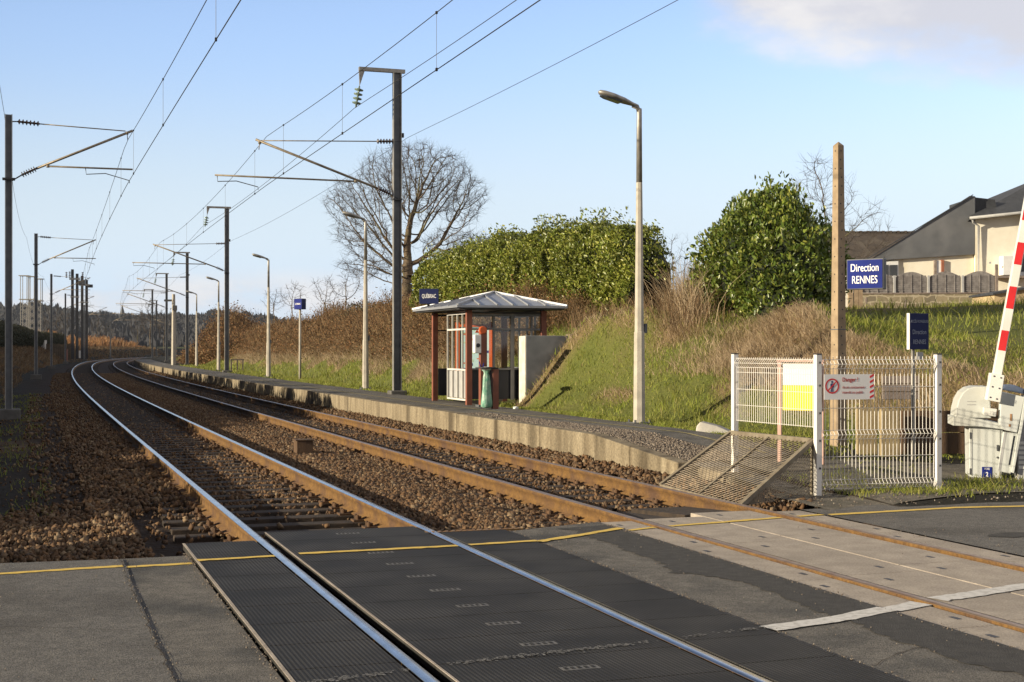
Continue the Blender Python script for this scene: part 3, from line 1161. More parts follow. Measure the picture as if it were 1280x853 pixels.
# ---------------------------------------------------------------- the two tracks
PROF = [(-.036, -.006), (-.030, 0), (.030, 0), (.036, -.006), (.036, -.040), (.010, -.056), (.010, -.143), (.074, -.160), (.074, -.172), (-.074, -.172), (-.074, -.160), (-.010, -.143), (-.010, -.056), (-.036, -.040)]


def rail(n0, top_mat, parent):
    s = np.concatenate([np.arange(-8, 110, .75), np.arange(110, 400, 2.0)])
    k = len(PROF)
    V = np.stack([W(s, n0 + px, pz) for px, pz in PROF], 1).reshape(-1, 3)
    fs, mi = [], []
    for i in range(len(s) - 1):
        for j in range(k):
            a, b = i * k + j, i * k + (j + 1) % k
            fs.append((a, b, b + k, a + k))
            mi.append(1 if j in (0, 1, 2) else 0)
    inv = parent_inv(parent)
    V = (np.c_[V, np.ones(len(V))] @ np.array(inv).T)[:, :3]
    return np_mesh('rail', V, np.array(fs), [M['rust'], top_mat], parent, mat_idx=mi)


def parent_inv(p):
    return (Matrix.Translation(p.location) @ p.rotation_euler.to_matrix().to_4x4()).inverted()


def sleeper_meshes():
    b = MB()
    b.box((0, 0, -.06), (2.5, .24, .12))
    s = b
    cl = MB()
    for q in (0.0,):
        cl.box((q, 0, .010), (.34, .16, .022))
        for sg in (-1, 1):
            cl.box((q + sg * .105, 0, .03), (.05, .07, .045))
            cl.lathe((q + sg * .125, .045, .02), [(.016, 0), (.016, .045), (.009, .05)], k=6)
            cl.lathe((q + sg * .125, -.045, .02), [(.016, 0), (.016, .045), (.009, .05)], k=6)
    return s, cl


def build_track(name, label, n0, top_mat, s_first):
    t = tthing(name, label, 'railway track', 14.0, n0, -.2)
    rail(n0 - .7525, top_mat, t)
    rail(n0 + .7525, top_mat, t)
    sm, cm = sleeper_meshes()
    inv = parent_inv(t)
    base = None
    r = np.random.default_rng(4)
    rest = MB()
    for i in range(300):
        s = s_first + .6 * i
        if s > 190:
            break
        w = WV(s, n0 + r.normal(0, .02), -.184)
        rz = float(ang(s)) - t.rotation_euler.z + r.normal(0, .006)
        l = inv @ w
        if i < 100:
            if base is None:
                base = sm.build('sleeper', M['sleeper'], t, bevel=.012)
                fa = cm.build('rail_fastening', M['fastening'], base)
                fb_ = fa.copy()
                C.objects.link(fb_)
                fb_.parent = base
                fa.location.x, fb_.location.x = -.7525, .7525
                o = base
            elif i < 45:
                o = copy_tree(base, t)
            else:
                o = base.copy()
                C.objects.link(o)
                o.parent = t
            o.location, o.rotation_euler = l, (0, 0, rz)
        else:
            rest.box(l + Vector((0, 0, -.06)), (2.5, .24, .12), Matrix.Rotation(rz, 3, 'Z'))
    o = rest.build('far_sleepers', M['sleeper'], t)
    kind(o, 'stuff')
    return t


build_track('railway_track', 'near left railway track with two bright polished rails running through the rubber panels', 0.0, M['steel'], 13.3)
build_track('railway_track', 'right railway track with rusty brown rails running beside the platform', RT, M['dull_steel'], 13.7)

# ---------------------------------------------------------------- ballast stones
def ico():
    p = (1 + 5 ** .5) / 2
    v = np.array([(-1, p, 0), (1, p, 0), (-1, -p, 0), (1, -p, 0), (0, -1, p), (0, 1, p), (0, -1, -p), (0, 1, -p), (p, 0, -1), (p, 0, 1), (-p, 0, -1), (-p, 0, 1)], float)
    v /= np.linalg.norm(v[0])
    f = np.array([(0, 11, 5), (0, 5, 1), (0, 1, 7), (0, 7, 10), (0, 10, 11), (1, 5, 9), (5, 11, 4), (11, 10, 2), (10, 7, 6), (7, 1, 8), (3, 9, 4), (3, 4, 2), (3, 2, 6), (3, 6, 8), (3, 8, 9), (4, 9, 5), (2, 4, 11), (6, 2, 10), (8, 6, 7), (9, 8, 1)])
    return v, f


def rand_rot(k, r):
    q = r.normal(size=(k, 4))
    q /= np.linalg.norm(q, axis=1)[:, None]
    w, x, y, z = q.T
    return np.stack([np.stack([1 - 2 * (y * y + z * z), 2 * (x * y - z * w), 2 * (x * z + y * w)], -1),
                     np.stack([2 * (x * y + z * w), 1 - 2 * (x * x + z * z), 2 * (y * z - x * w)], -1),
                     np.stack([2 * (x * z - y * w), 2 * (y * z + x * w), 1 - 2 * (x * x + y * y)], -1)], 1)


def stones(name, c, size, mat, label, seed=1):
    r = np.random.default_rng(seed)
    v = np.array([(x, y, z) for x in (-1, 1) for y in (-1, 1) for z in (-1, 1)], float) * .74
    f = np.array([(0, 1, 3, 2), (4, 6, 7, 5), (0, 4, 5, 1), (2, 3, 7, 6), (0, 2, 6, 4), (1, 5, 7, 3)])
    k = len(c)
    sh = (v[None] + r.normal(0, .27, (k, 8, 3))) * (size[:, None, None] * r.uniform(.5, 1.25, (k, 1, 3)))
    R = rand_rot(k, r)
    V = np.einsum('kij,kvj->kvi', R, sh) + c[:, None, :]
    fc = (f[None] + (np.arange(k) * 8)[:, None, None]).reshape(-1, 4)
    return kind(np_mesh(name, V.reshape(-1, 3), fc, mat), 'stuff', label)


def scatter(s0, s1, n0, n1, dens, r):
    k = int((s1 - s0) * (n1 - n0) * dens)
    return r.uniform(s0, s1, k), r.uniform(n0, n1, k)


def ballast():
    r = np.random.default_rng(7)
    ss, nn, sz = [], [], []

    def add(s0, s1, n0, n1, d, a, b):
        s, n = scatter(s0, s1, n0, n1, d, r)
        ss.append(s)
        nn.append(n)
        sz.append(r.uniform(a, b, len(s)))
    # between the tracks
    for (a, b, d) in ((12.7, 24, 620), (24, 38, 380), (38, 62, 190), (62, 110, 60)):
        add(a, b, .86, 2.74, d * 1.9, .010, .034)
    for (a, b, d) in ((13.0, 22, 430), (22, 36, 300), (36, 60, 130), (60, 110, 45)):
        add(a, b, -.68, .68, d * .85, .009, .030)
        add(a, b, RT - .68, RT + .68, d * .85, .009, .030)
        add(a, b, -1.95, -.84, d * 1.3, .010, .034)
        add(max(a, 13.6), b, RT + .82, PE + .1, d * 1.5, .012, .038)
    add(12.15, 17.5, -3.0, -1.9, 520, .009, .032)
    add(17.5, 30, -2.6, -1.9, 220, .009, .030)
    add(12.1, 17, -3.6, -2.9, 90, .008, .02)
    add(17, 45, -4.2, -2.6, 60, .006, .022)
    add(12.2, 16, -7, -3.1, 160, .006, .013)
    add(30, 60, -2.7, -1.9, 70, .018, .04)
    s, n, z = np.concatenate(ss), np.concatenate(nn), np.concatenate(sz)
    # stones lie between the sleepers, not on them
    keep = np.ones(len(s), bool)
    for (c0, sf) in ((0, 13.3), (RT, 13.7)):
        on = (np.abs(n - c0) < 1.25) & (np.abs((s - sf + .3) % .6 - .3) < .105) & (s < 60)
        keep &= ~(on & (r.random(len(s)) < .93))
    # close to the crossing the sleepers lie bare in dark dirt
    bare = ((n > -1.6) & (n < -.8) & (s < 19.5)) | ((np.abs(n) < .7) & (s < 17))
    keep &= ~(bare & (r.random(len(s)) < np.interp(s, [13, 15.5, 19.5], [.97, .93, .25])))
    keep &= ~((n < -1.9) & (s > 18.0) & (r.random(len(s)) < .7))
    keep &= ~((n < -1.2) & (n >= -1.9) & (s > 19.5) & (r.random(len(s)) < .45))
    keep &= ~((np.abs(n) < .7) & (s > 24) & (r.random(len(s)) < .5))
    s, n, z = s[keep], n[keep], z[keep]
    h = gz(s, n)
    intrack = (np.abs(n) < 1.3) | (np.abs(n - RT) < 1.3)
    h = h + np.where(intrack, .010, .05 * np.exp(-((n - 1.8) / .5) ** 2) * (1 - sstep(s, 60, 90)))
    shoulder = (n < -.84) & (n > -2.0)
    h = np.where(shoulder, -.22 + .04 * r.random(len(s)), h)
    h = np.where(n > RT + .8, -.17 + .13 * np.clip((n - RT - .8) / .75, 0, 1), h)
    pile = np.exp(-((s - 13.3) / .5) ** 2) * (n > .8) * (n < 2.8)
    h = h + .09 * pile * r.random(len(s))
    h = h + r.uniform(-.012, .03, len(s)) + VN(s * 2, n * 2) * .03
    c = W(s, n, h)
    stones('ballast', c, z, M['stone'], 'rusty brown and tan broken stone ballast around the rails')
    # loose stones and dead leaves of the verge by the fence
    s, n = scatter(13.1, 15.6, 4.85, 11, 60, r)
    kk = s < np.interp(n, [4.85, 7, 11], [15.6, 15.0, 14.2])
    s, n = s[kk], n[kk]
    stones('verge_stones', W(s, n, np.maximum(gz(s, n), -.01) + .02), r.uniform(.003, .012, len(s)), M['gravel'], 'small loose stones on the verge in front of the mesh fence', 5)
    # grit along the joints of the crossing
    gs, gn = [], []
    for (n_, a, b, k) in ((-1.43, 6, 12.1, 420), (1.43, 6, 12.7, 380), (2.41, 6, 12.7, 420), (4.74, 8, 13, 200), (-1.92, 6, 12.1, 160), (1.9, 6, 12.6, 120), (-3, 7, 12, 90)):
        gs.append(r.uniform(a, b, k) if k != 420 else b - (b - a) * r.random(k) ** 1.4)
        gn.append(n_ + r.normal(0, .022 if abs(n_) < 2.9 and n_ != 1.9 else .35, k))
    s, n = np.concatenate(gs), np.concatenate(gn)
    stones('joint_grit', W(s, n, np.full(len(s), -.008)), r.uniform(.0015, .005, len(s)), M['gravel'], 'fine grit gathered along the joints of the crossing', 8)
    # pale gravel on the platform ramp
    s, n = scatter(17.0, 27, PE + .22, 6.4, 1300, r)
    lim = 6.15 - .04 * (s - 20)
    kk = (n < lim) & (r.random(len(s)) < 1 - .8 * sstep(s, 21, 27))
    s, n = s[kk], n[kk]
    stones('gravel', W(s, n, plat_z(s) + .006), r.uniform(.006, .016, len(s)), M['gravel'], 'brownish grey loose gravel on the end of the platform', 3)


def plat_z(s):
    return np.interp(s, [15.0, 16.9, 19.8], [.02, .150, PZ])


ballast()

# ---------------------------------------------------------------- platform
def platform_line():
    pts = np.array([(17.6, 6.80), (20.0, 6.66), (23, 6.48), (27, 6.24), (33, 6.1), (60, 6.05)])
    s = np.arange(17.6, 60, .3)
    n = np.interp(s, pts[:, 0], pts[:, 1])
    z = plat_z(s) + .003
    V = np.concatenate([W(s, n - .03, z), W(s, n + .03, z)])
    k = len(s)
    fc = np.array([(i, i + 1, k + i + 1, k + i) for i in range(k - 1)])
    kind(np_mesh('platform_marking', V, fc, pmat('worn_yellow', (.42, .34, .12), (.2, .18, .12), 14, .8)), 'structure')


def platform_wall():
    t = tthing('platform_wall', 'stained cast concrete platform wall with an end sloping down by the crossing', 'platform wall', 20, PE, 0)
    inv = parent_inv(t)
    edges = [16.9, 18.4, 19.8, 22.0, 24.2]
    s = 24.2
    while s < 178:
        s += 2.4
        edges.append(s)
    b = MB()
    r = np.random.default_rng(9)
    for i in range(len(edges) - 1):
        a, c = edges[i] + .006, edges[i + 1] - .006
        off = r.normal(0, .004)
        zA, zB = float(plat_z(a)) + .012, float(plat_z(c)) + .012
        dn = r.normal(0, .005)
        pts = [WV(a, PE + off, -.45), WV(c, PE + off, -.45), WV(c, PE + off, zB + dn), WV(a, PE + off, zA + dn)]
        q = [WV(a, PE + .2, -.45), WV(c, PE + .2, -.45), WV(c, PE + .2, zB + dn), WV(a, PE + .2, zA + dn)]
        pts = [inv @ p for p in pts]
        q = [inv @ p for p in q]
        b.add(pts + q, [(0, 1, 2, 3), (7, 6, 5, 4), (3, 2, 6, 7), (0, 3, 7, 4), (1, 5, 6, 2), (0, 4, 5, 1)])
    b.build('wall', M['wallconc'], t, bevel=.014)


# top sheet without the flat stripe helper
def platform_top():
    s = np.concatenate([np.arange(15.0, 60, .5), np.arange(60, 182, 1.5)])
    n = np.array([PE + .19, 5.6, 6.05, 6.6, 7.05, 7.3])
    r = np.random.default_rng(3)
    Sg, Ng = np.meshgrid(s, n, indexing='ij')
    Ng = Ng + np.where(Ng > 7.2, r.normal(0, .06, Sg.shape), 0)
    Z = plat_z(Sg) + np.where(Ng > 7.2, -.03, 0) - .004
    P = W(Sg, Ng, Z).reshape(-1, 3)
    idx = np.arange(Sg.size).reshape(Sg.shape)
    fc = np.stack([idx[:-1, :-1], idx[:-1, 1:], idx[1:, 1:], idx[1:, :-1]], -1).reshape(-1, 4)
    kind(np_mesh('platform', P, fc, M['asphalt2']), 'structure')


platform_top()
platform_line()
platform_wall()
# end block of the ramp, seen through the mesh
o = tthing('concrete_block', 'rounded concrete block at the foot of the platform ramp, behind the sloping mesh', 'concrete block', 16.1, PE + .28, -.02)
MB().prism([(-.2, -.45, -.2), (-.2, .45, -.2), (-.2, .45, .16), (-.2, -.25, .14), (-.2, -.45, .02)], (.42, 0, 0)).build('block', M['wallconc'], o, bevel=.05)

# ---------------------------------------------------------------- overhead line masts
SR = 38.8
SL = 40.9


def hbeam(b, h, w=.215, d=.15, t=.02):
    b.box((-w / 2, 0, h / 2), (t, d, h), mi=1)
    b.box((w / 2, 0, h / 2), (t, d, h), mi=1)
    b.box((0, 0, h / 2), (w - t - .004, .014, h - .01))


def lp(px, py, s, n0, z0):
    n, z = pix_s(px, py, s)
    return Vector((n - n0, 0, z - z0))


def cantilever(t, P, side):
    """insulated bracket: stay tube, strut, registration arm and steady arm; P maps names to local points"""
    b = MB()
    b.tube(P['stay_i'], P['stay_e'], .016, .016, 6)
    b.build('stay_tube', M['bracket'], t, True)
    b = MB()
    b.tube(P['strut_i'], P['strut_e'], .034, .034, 8)
    b.tube(P['reg_i'], P['reg_e'], .024, .024, 8)
    b.tube(P['hang'], Vector(P['hang']) + Vector((.02 * side, 0, -.2)), .012, .012, 6)
    b.box(P['hang'], (.07, .06, .08))
    b.box(P['reg_i'], (.08, .06, .07))
    b.build('bracket_arm', M['bracket'], t, True)
    b = MB()
    b.poly([P['st0'], P['st1'], P['st2'], P['st3'], Vector(P['st3']) - Vector((0, 0, .07))], .013, 6)
    b.build('steady_arm', M['galv'], t, True)
    b = MB()
    b.insul(P['stay_m'], P['stay_i'], .075, 6)
    b.build('insulator', M['porcelain'], t, True)
    b = MB()
    b.insul(P['strut_m'], P['strut_i'], .085, 6)
    b.build('insulator', M['porcelain'], t, True)
    b = MB()
    b.tube(P['stay_r'], P['stay_m'], .018, .018, 6)
    b.tube(P['strut_r'], P['strut_m'], .02, .02, 6)
    b.build('hinge', M['galv'], t)


def right_mast():
    n0, z0, s = 7.06, .36, SR
    t = tthing('catenary_mast', 'tallest grey steel overhead line mast just left of the platform shelter, tree behind it', 'catenary mast', s, n0, z0, 'overhead line masts on the platform side')
    H = pix_s(500, 92, s)[1] - z0
    b = MB()
    hbeam(b, H)
    b.build('mast', [M['galv'], M['sunlit_flange']], t)
    b = MB()
    b.box((0, 0, .02), (.46, .46, .14))
    b.build('footing', M['footing'], t, bevel=.03)
    P = lambda x, y: lp(x, y, s, n0, z0)
    a = P(447, 91)
    b = MB()
    b.box(((a.x + .22) / 2, 0, H + .05), (abs(a.x) + .22, .12, .10))
    b.build('top_arm', M['galv_light'], t)
    b = MB()
    b.prism([(a.x, -.03, H), (a.x + .16, -.03, H), (a.x + .02, -.03, H - .42)], (0, .06, 0))
    b.build('arm_gusset', M['galv_light'], t)
    e = P(443, 135)
    top = Vector((a.x + .02, 0, H - .42))
    b = MB()
    prof = [(.015, 0)]
    L = (top - e).length
    for i in range(4):
        h = L * (.12 + .2 * i)
        prof += [(.03, h), (.13, h + .03), (.12, h + .055), (.03, h + .08)]
    prof += [(.015, L)]
    b.lathe(top, prof, e - top, 12)
    b.build('insulator_string', M['glassins'], t, True)
    PP = dict(stay_r=P(501, 177), stay_m=P(491, 177), stay_i=P(469, 177), stay_e=P(325, 176), strut_r=P(500, 250), strut_m=P(486, 243),
              strut_i=P(470, 235.5), strut_e=P(318, 174.5), hang=P(323, 178), reg_i=P(443, 227), reg_e=P(267, 219),
              st0=P(270, 220), st1=P(270.5, 227), st2=P(294, 226.5), st3=P(321, 234))
    cantilever(t, PP, -1)
    b = MB()
    b.box((0, 0, P(500, 250).z), (.26, .19, .05))
    b.build('clamp', M['dark_steel'], t)
    b = MB()
    b.box((.14, 0, P(509, 170).z), (.10, .08, .12))
    b.build('wire_clamp', M['dark_steel'], t)
    return t, n0, z0


def left_mast():
    n0, z0, s = -3.15, -.28, SL
    t = tthing('catenary_mast', 'tall dark overhead line mast cut by the left edge of the photo', 'catenary mast', s, n0, z0, 'overhead line masts on the dark left side')
    P = lambda x, y: lp(x, y, s, n0, z0)
    H = P(10, 143).z
    b = MB()
    hbeam(b, H, .17, .12)
    b.build('mast', [M['galv'], M['sunlit_flange']], t)
    b = MB()
    b.box((0, 0, .12), (.6, .6, .3))
    b.build('footing', M['footing'], t, bevel=.03)
    PP = dict(stay_r=P(13, 152), stay_m=P(20, 152), stay_i=P(48, 155), stay_e=P(155, 164), strut_r=P(13, 226), strut_m=P(25, 219),
              strut_i=P(43, 211), strut_e=P(164, 163.5), hang=P(157, 166.5), reg_i=P(58, 208), reg_e=P(164, 212),
              st0=P(105, 210), st1=P(106, 218), st2=P(130, 217), st3=P(160, 226))
    cantilever(t, PP, 1)
    b = MB()
    b.box((0, 0, P(10, 224).z), (.32, .25, .05))
    b.build('clamp', M['dark_steel'], t)
    return t, n0, z0


RM, rn0, rz0 = right_mast()
LM, ln0, lz0 = left_mast()
RS = [-1.0, SR, 78.4, 115.5, 148, 188, 230, 275]
LS = [-6.0, SL, 84.0, 128.0, 172, 216, 258]
rlab = ['second overhead line mast from the shelter, at the platform edge by the small metal frame',
        'third overhead line mast along the platform, in front of the russet thicket',
        'fourth overhead line mast near the far end of the platform',
        'small distant overhead line mast past the platform end on the right of the curve',
        'very small distant overhead line mast where the rails vanish',
        'tiny farthest overhead line mast before the dark woods']
for s, lab, n_ in zip(RS[2:], rlab, (7.2, 8.0, 8.0, 7.4, 7.2, 7.2)):
    o = copy_tree(RM)
    o.location, o.rotation_euler = W(s, n_, rz0), (0, 0, float(ang(s)))
    o['label'] = lab
llab = ['second dark overhead line mast from the left photo edge', 'third dark mast on the left, in front of the brown board fence',
        'small left side mast beyond the paired equipment poles', 'small mast on the left outside of the far curve', 'tiny far mast at the foot of the orange scrub']
for s, lab in zip(LS[2:], llab):
    o = copy_tree(LM)
    o.location, o.rotation_euler = W(s, -2.75 if s < 100 else -2.6, lz0 + .2), (0, 0, float(ang(s)))
    o['label'] = lab

# paired poles with switchgear at the left, and the concrete post by the far platform
for (x, tp_, bt, Y, lab, gear) in ((93.5, 337, 449, 132, 'pair of dark poles carrying switchgear boxes left of the curve, the left pair', True),
                                   (105.5, 345, 449, 138, 'pair of thin dark poles right of the switchgear pair', False)):
    p0, p1 = at(x, bt, Y), at(x, tp_, Y)
    t = thing('equipment_poles', lab, 'equipment poles', p0, .3)
    h = p1.z - p0.z
    for q in (-.21, .21):
        b = MB()
        hbeam_ = [(q, 0, h / 2 - (.0 if q < 0 else .2))]
        b.box(hbeam_[0], (.26, .2, h - (.0 if q < 0 else .4)))
        b.build('pole', M['dark_steel'], t)
    b = MB()
    b.box((0, 0, h - .9), (1.0, .3, .16))
    b.box((.0, 0, h - 2.6), (.8, .25, .12))
    b.build('crossbar', M['galv_light'], t)
    if gear:
        for q in (-.75, -.45, .7):
            b = MB()
            b.insul((q, -.1, h - .82), (q, -.1, h - .1 - .2 * abs(q)), .12, 4)
            b.build('insulator', M['porcelain'], t)
        b = MB()
        b.box((.62, 0, h - 1.25), (.62, .4, .42))
        b.build('switch_box', M['galv'], t, bevel=.03)
    else:
        b = MB()
        b.box((.55, 0, h - 1.0), (.5, .3, .3))
        b.build('switch_box', M['dark_steel'], t, bevel=.03)
p0, p1 = at(217, 452, 112), at(217, 368, 112)
t = thing('concrete_post', 'slim pale concrete post with small fittings beside the third platform mast', 'post', p0, 0)
b = MB()
b.tube((0, 0, -.3), (0, 0, p1.z - p0.z), .20, .13, 6)
b.build('post', M['lampconc'], t)
b = MB()
b.box((-.35, 0, p1.z - p0.z - .5), (.8, .12, .16))
b.box((.1, 0, p1.z - p0.z - 1.1), (.3, .3, .4))
b.build('fitting', M['dark_steel'], t)

# ---------------------------------------------------------------- overhead wires
def sag(s, sup, hi, lo):
    i = int(np.clip(np.searchsorted(sup, s) - 1, 0, len(sup) - 2))
    u = (s - sup[i]) / (sup[i + 1] - sup[i])
    return lo + (hi - lo) * (2 * u - 1) ** 2


def stag(s, sup, a):
    i = int(np.clip(np.searchsorted(sup, s) - 1, 0, len(sup) - 2))
    u = (s - sup[i]) / (sup[i + 1] - sup[i])
    q = a if i % 2 == 0 else -a
    return q + (-2 * q) * u


def overhead(name, label, n0, sup, zc, zm_hi, zm_lo, a, s_end):
    t = tthing(name, label, 'overhead line', sup[1], n0, 0)
    inv = parent_inv(t)
    c, m = [], []
    for s in np.arange(sup[0], s_end, 2.0):
        st = stag(s, sup, a)
        c.append(inv @ WV(s, n0 + st, zc))
        m.append(inv @ WV(s, n0 + st, sag(s, sup, zm_hi, zm_lo)))
    MB().poly(c, .0085, 5).build('contact_wire', M['wire'], t)
    MB().poly(m, .0075, 5).build('messenger_wire', M['wire'], t)
    for i in range(len(sup) - 1):
        L = sup[i + 1] - sup[i]
        k = 6
        for j in range(k):
            s = sup[i] + L * (j + .35) / (k - .3)
            if s < 10 or s > min(s_end, 180):
                continue
            st = stag(s, sup, a)
            b = MB()
            p, q = inv @ WV(s, n0 + st, zc + .005), inv @ WV(s, n0 + st, sag(s, sup, zm_hi, zm_lo))
            b.tube(p, q, .0035, .0035, 4)
            b.box(p, (.03, .05, .05))
            b.box(q, (.03, .05, .04))
            b.build('dropper', M['wire'], t)
    return t


overhead('overhead_line', 'contact wire, carrying wire and droppers hanging over the left track', 0.0, LS, 6.10, 7.30, 6.92, .10, 256)
overhead('overhead_line', 'contact wire, carrying wire and droppers hanging over the right track', RT, RS, 6.05, 7.38, 6.95, .10, 270)


def single(name, label, cat, sup, nf, hi, lo, r, s_end, s_start=None):
    t = tthing(name, label, cat, sup[1], nf, 0)
    inv = parent_inv(t)
    pts = [inv @ WV(s, nf, sag(s, sup, hi, lo)) for s in np.arange(s_start if s_start is not None else sup[0], s_end, 2.0)]
    MB().poly(pts, r, 5).build('wire', M['wire'], t)


fe = pix_s(443, 134, SR)
single('feeder_wire', 'single feeder wire hanging from the glass insulators on the mast arms', 'wire', RS, fe[0], fe[1], fe[1] - .28, .008, 230)
ge = pix_s(510, 171, SR)
single('earth_wire', 'thin earth wire fixed to the backs of the platform side masts', 'wire', RS, ge[0], ge[1], ge[1] - .25, .006, 188)
gl = pix_s(4, 145, SL)
single('earth_wire', 'thin earth wire fixed to the left masts, dropping away on the left', 'wire', LS, gl[0], gl[1], gl[1] - .5, .006, 172)

# ---------------------------------------------------------------- platform lamps
def lamp_proto():
    t = tthing('street_lamp', 'nearest platform lamp, tall concrete post right of the shelter', 'lamp post', 22.7, 7.22, .33, 'lamp posts along the platform')
    H = 5.36
    b = MB()
    b.lathe((0, 0, 0), [(.118, -.2), (.118, .02), (.108, .05), (.094, 1.55), (.084, 1.57), (.055, 4.1)], k=8)
    b.build('post', M['lampconc'], t)
    b = MB()
    b.lathe((0, 0, 0), [(.052, 4.1), (.045, H - .02), (.04, H)], k=10)
    b.poly([(0, 0, H - .08), (-.03, 0, H + .01), (-.12, 0, H + .04)], .04, 8)
    b.build('top_pole', M['galv_light'], t, True)
    b = MB()
    b.box((.10, -.02, 1.62), (.05, .07, .16))
    b.build('door', M['galv'], t)
    b = MB()
    b.box((0, 0, 0), (.34, .34, .05))
    for q in (-1, 1):
        for w in (-1, 1):
            b.lathe((q * .13, w * .13, .02), [(.02, 0), (.02, .05)], k=6)
    b.build('base_plate', M['galv'], t)
    # lantern: loft of ellipse sections
    secs = [(.06, .035, -.02, .03), (-.05, .05, -.03, .04), (-.2, .10, -.04, .065), (-.4, .13, -.045, .072), (-.55, .115, -.04, .068), (-.64, .07, -.028, .05), (-.67, .02, -.005, .02)]
    v, f = [], []
    k = 14
    for (x, w, zl, zh) in secs:
        for j in range(k):
            a = 2 * math.pi * j / k
            zz = math.sin(a)
            v.append((x - .08, w * math.cos(a), H + .05 - x * .27 + (zh * zz if zz > 0 else -zl * zz)))
    for i in range(len(secs) - 1):
        for j in range(k):
            a, c = i * k + j, i * k + (j + 1) % k
            f.append((a, c, c + k, a + k))
    f += [tuple(range(k))[::-1], tuple(range((len(secs) - 1) * k, len(secs) * k))]
    MB().add(v, f).build('lantern', M['galv_light'], t, True)
    v = [(-.30, -.10), (-.30, .10), (-.58, .10), (-.66, .05), (-.66, -.05), (-.58, -.10)]
    MB().prism([(x - .05, y, H + .05 - x * .27 - .065) for x, y in v], (0, 0, .03)).build('lamp_glass', M['pane'], t, bevel=.01)
    return t


LP = lamp_proto()
for s, n_, lab in ((44.5, 7.46, 'second platform lamp from the right, just left of the tall mast beside the shelter'),
                   (65.1, 7.53, 'third platform lamp from the right, standing left of the blue station name box'),
                   (86.3, 7.6, 'fourth platform lamp from the right, beside the second mast'),
                   (107.4, 8.1, 'smallest farthest platform lamp in front of the russet thicket')):
    o = copy_tree(LP)
    o.location, o.rotation_euler = W(s, n_, .33), (0, 0, float(ang(s)))
    o['label'] = lab

# ---------------------------------------------------------------- station name box on a pole
t = tthing('station_sign', 'blue box sign on a slim white pole farther along the platform', 'station sign', 58.0, 7.75, .35)
MB().tube((0, 0, -.1), (0, 0, 2.9), .055, .045, 8).build('pole', M['lampconc'], t, True)
b = MB()
b.box((0, 0, 3.1), (.42, .26, .44), Matrix.Rotation(rad(-50), 3, 'Z'))
b.build('sign_box', M['darkblue'], t, bevel=.01)
R28 = Matrix.Rotation(rad(-50), 3, 'Z')
MB().box(R28 @ Vector((0, -.133, 3.1)), (.38, .006, .40), R28).build('sign_face', M['signblue'], t)
text('lettering', 'QUÉBRIAC', .10, M['signtext'], t, R28 @ Vector((0, -.138, 3.1)), (rad(90), 0, rad(-50)), .62)
# little frame by the second mast
t = tthing('low_trestle', 'small weathered trestle of three posts by the second platform mast', 'trestle', 81.5, 8.15, .35)
b = MB()
for q in (-.35, 0, .3):
    b.box((q, 0, .32), (.07, .07, .72))
b.build('post', M['greywood'], t)
MB().box((-.02, 0, .66), (.78, .09, .06)).build('rail_bar', M['greywood'], t)

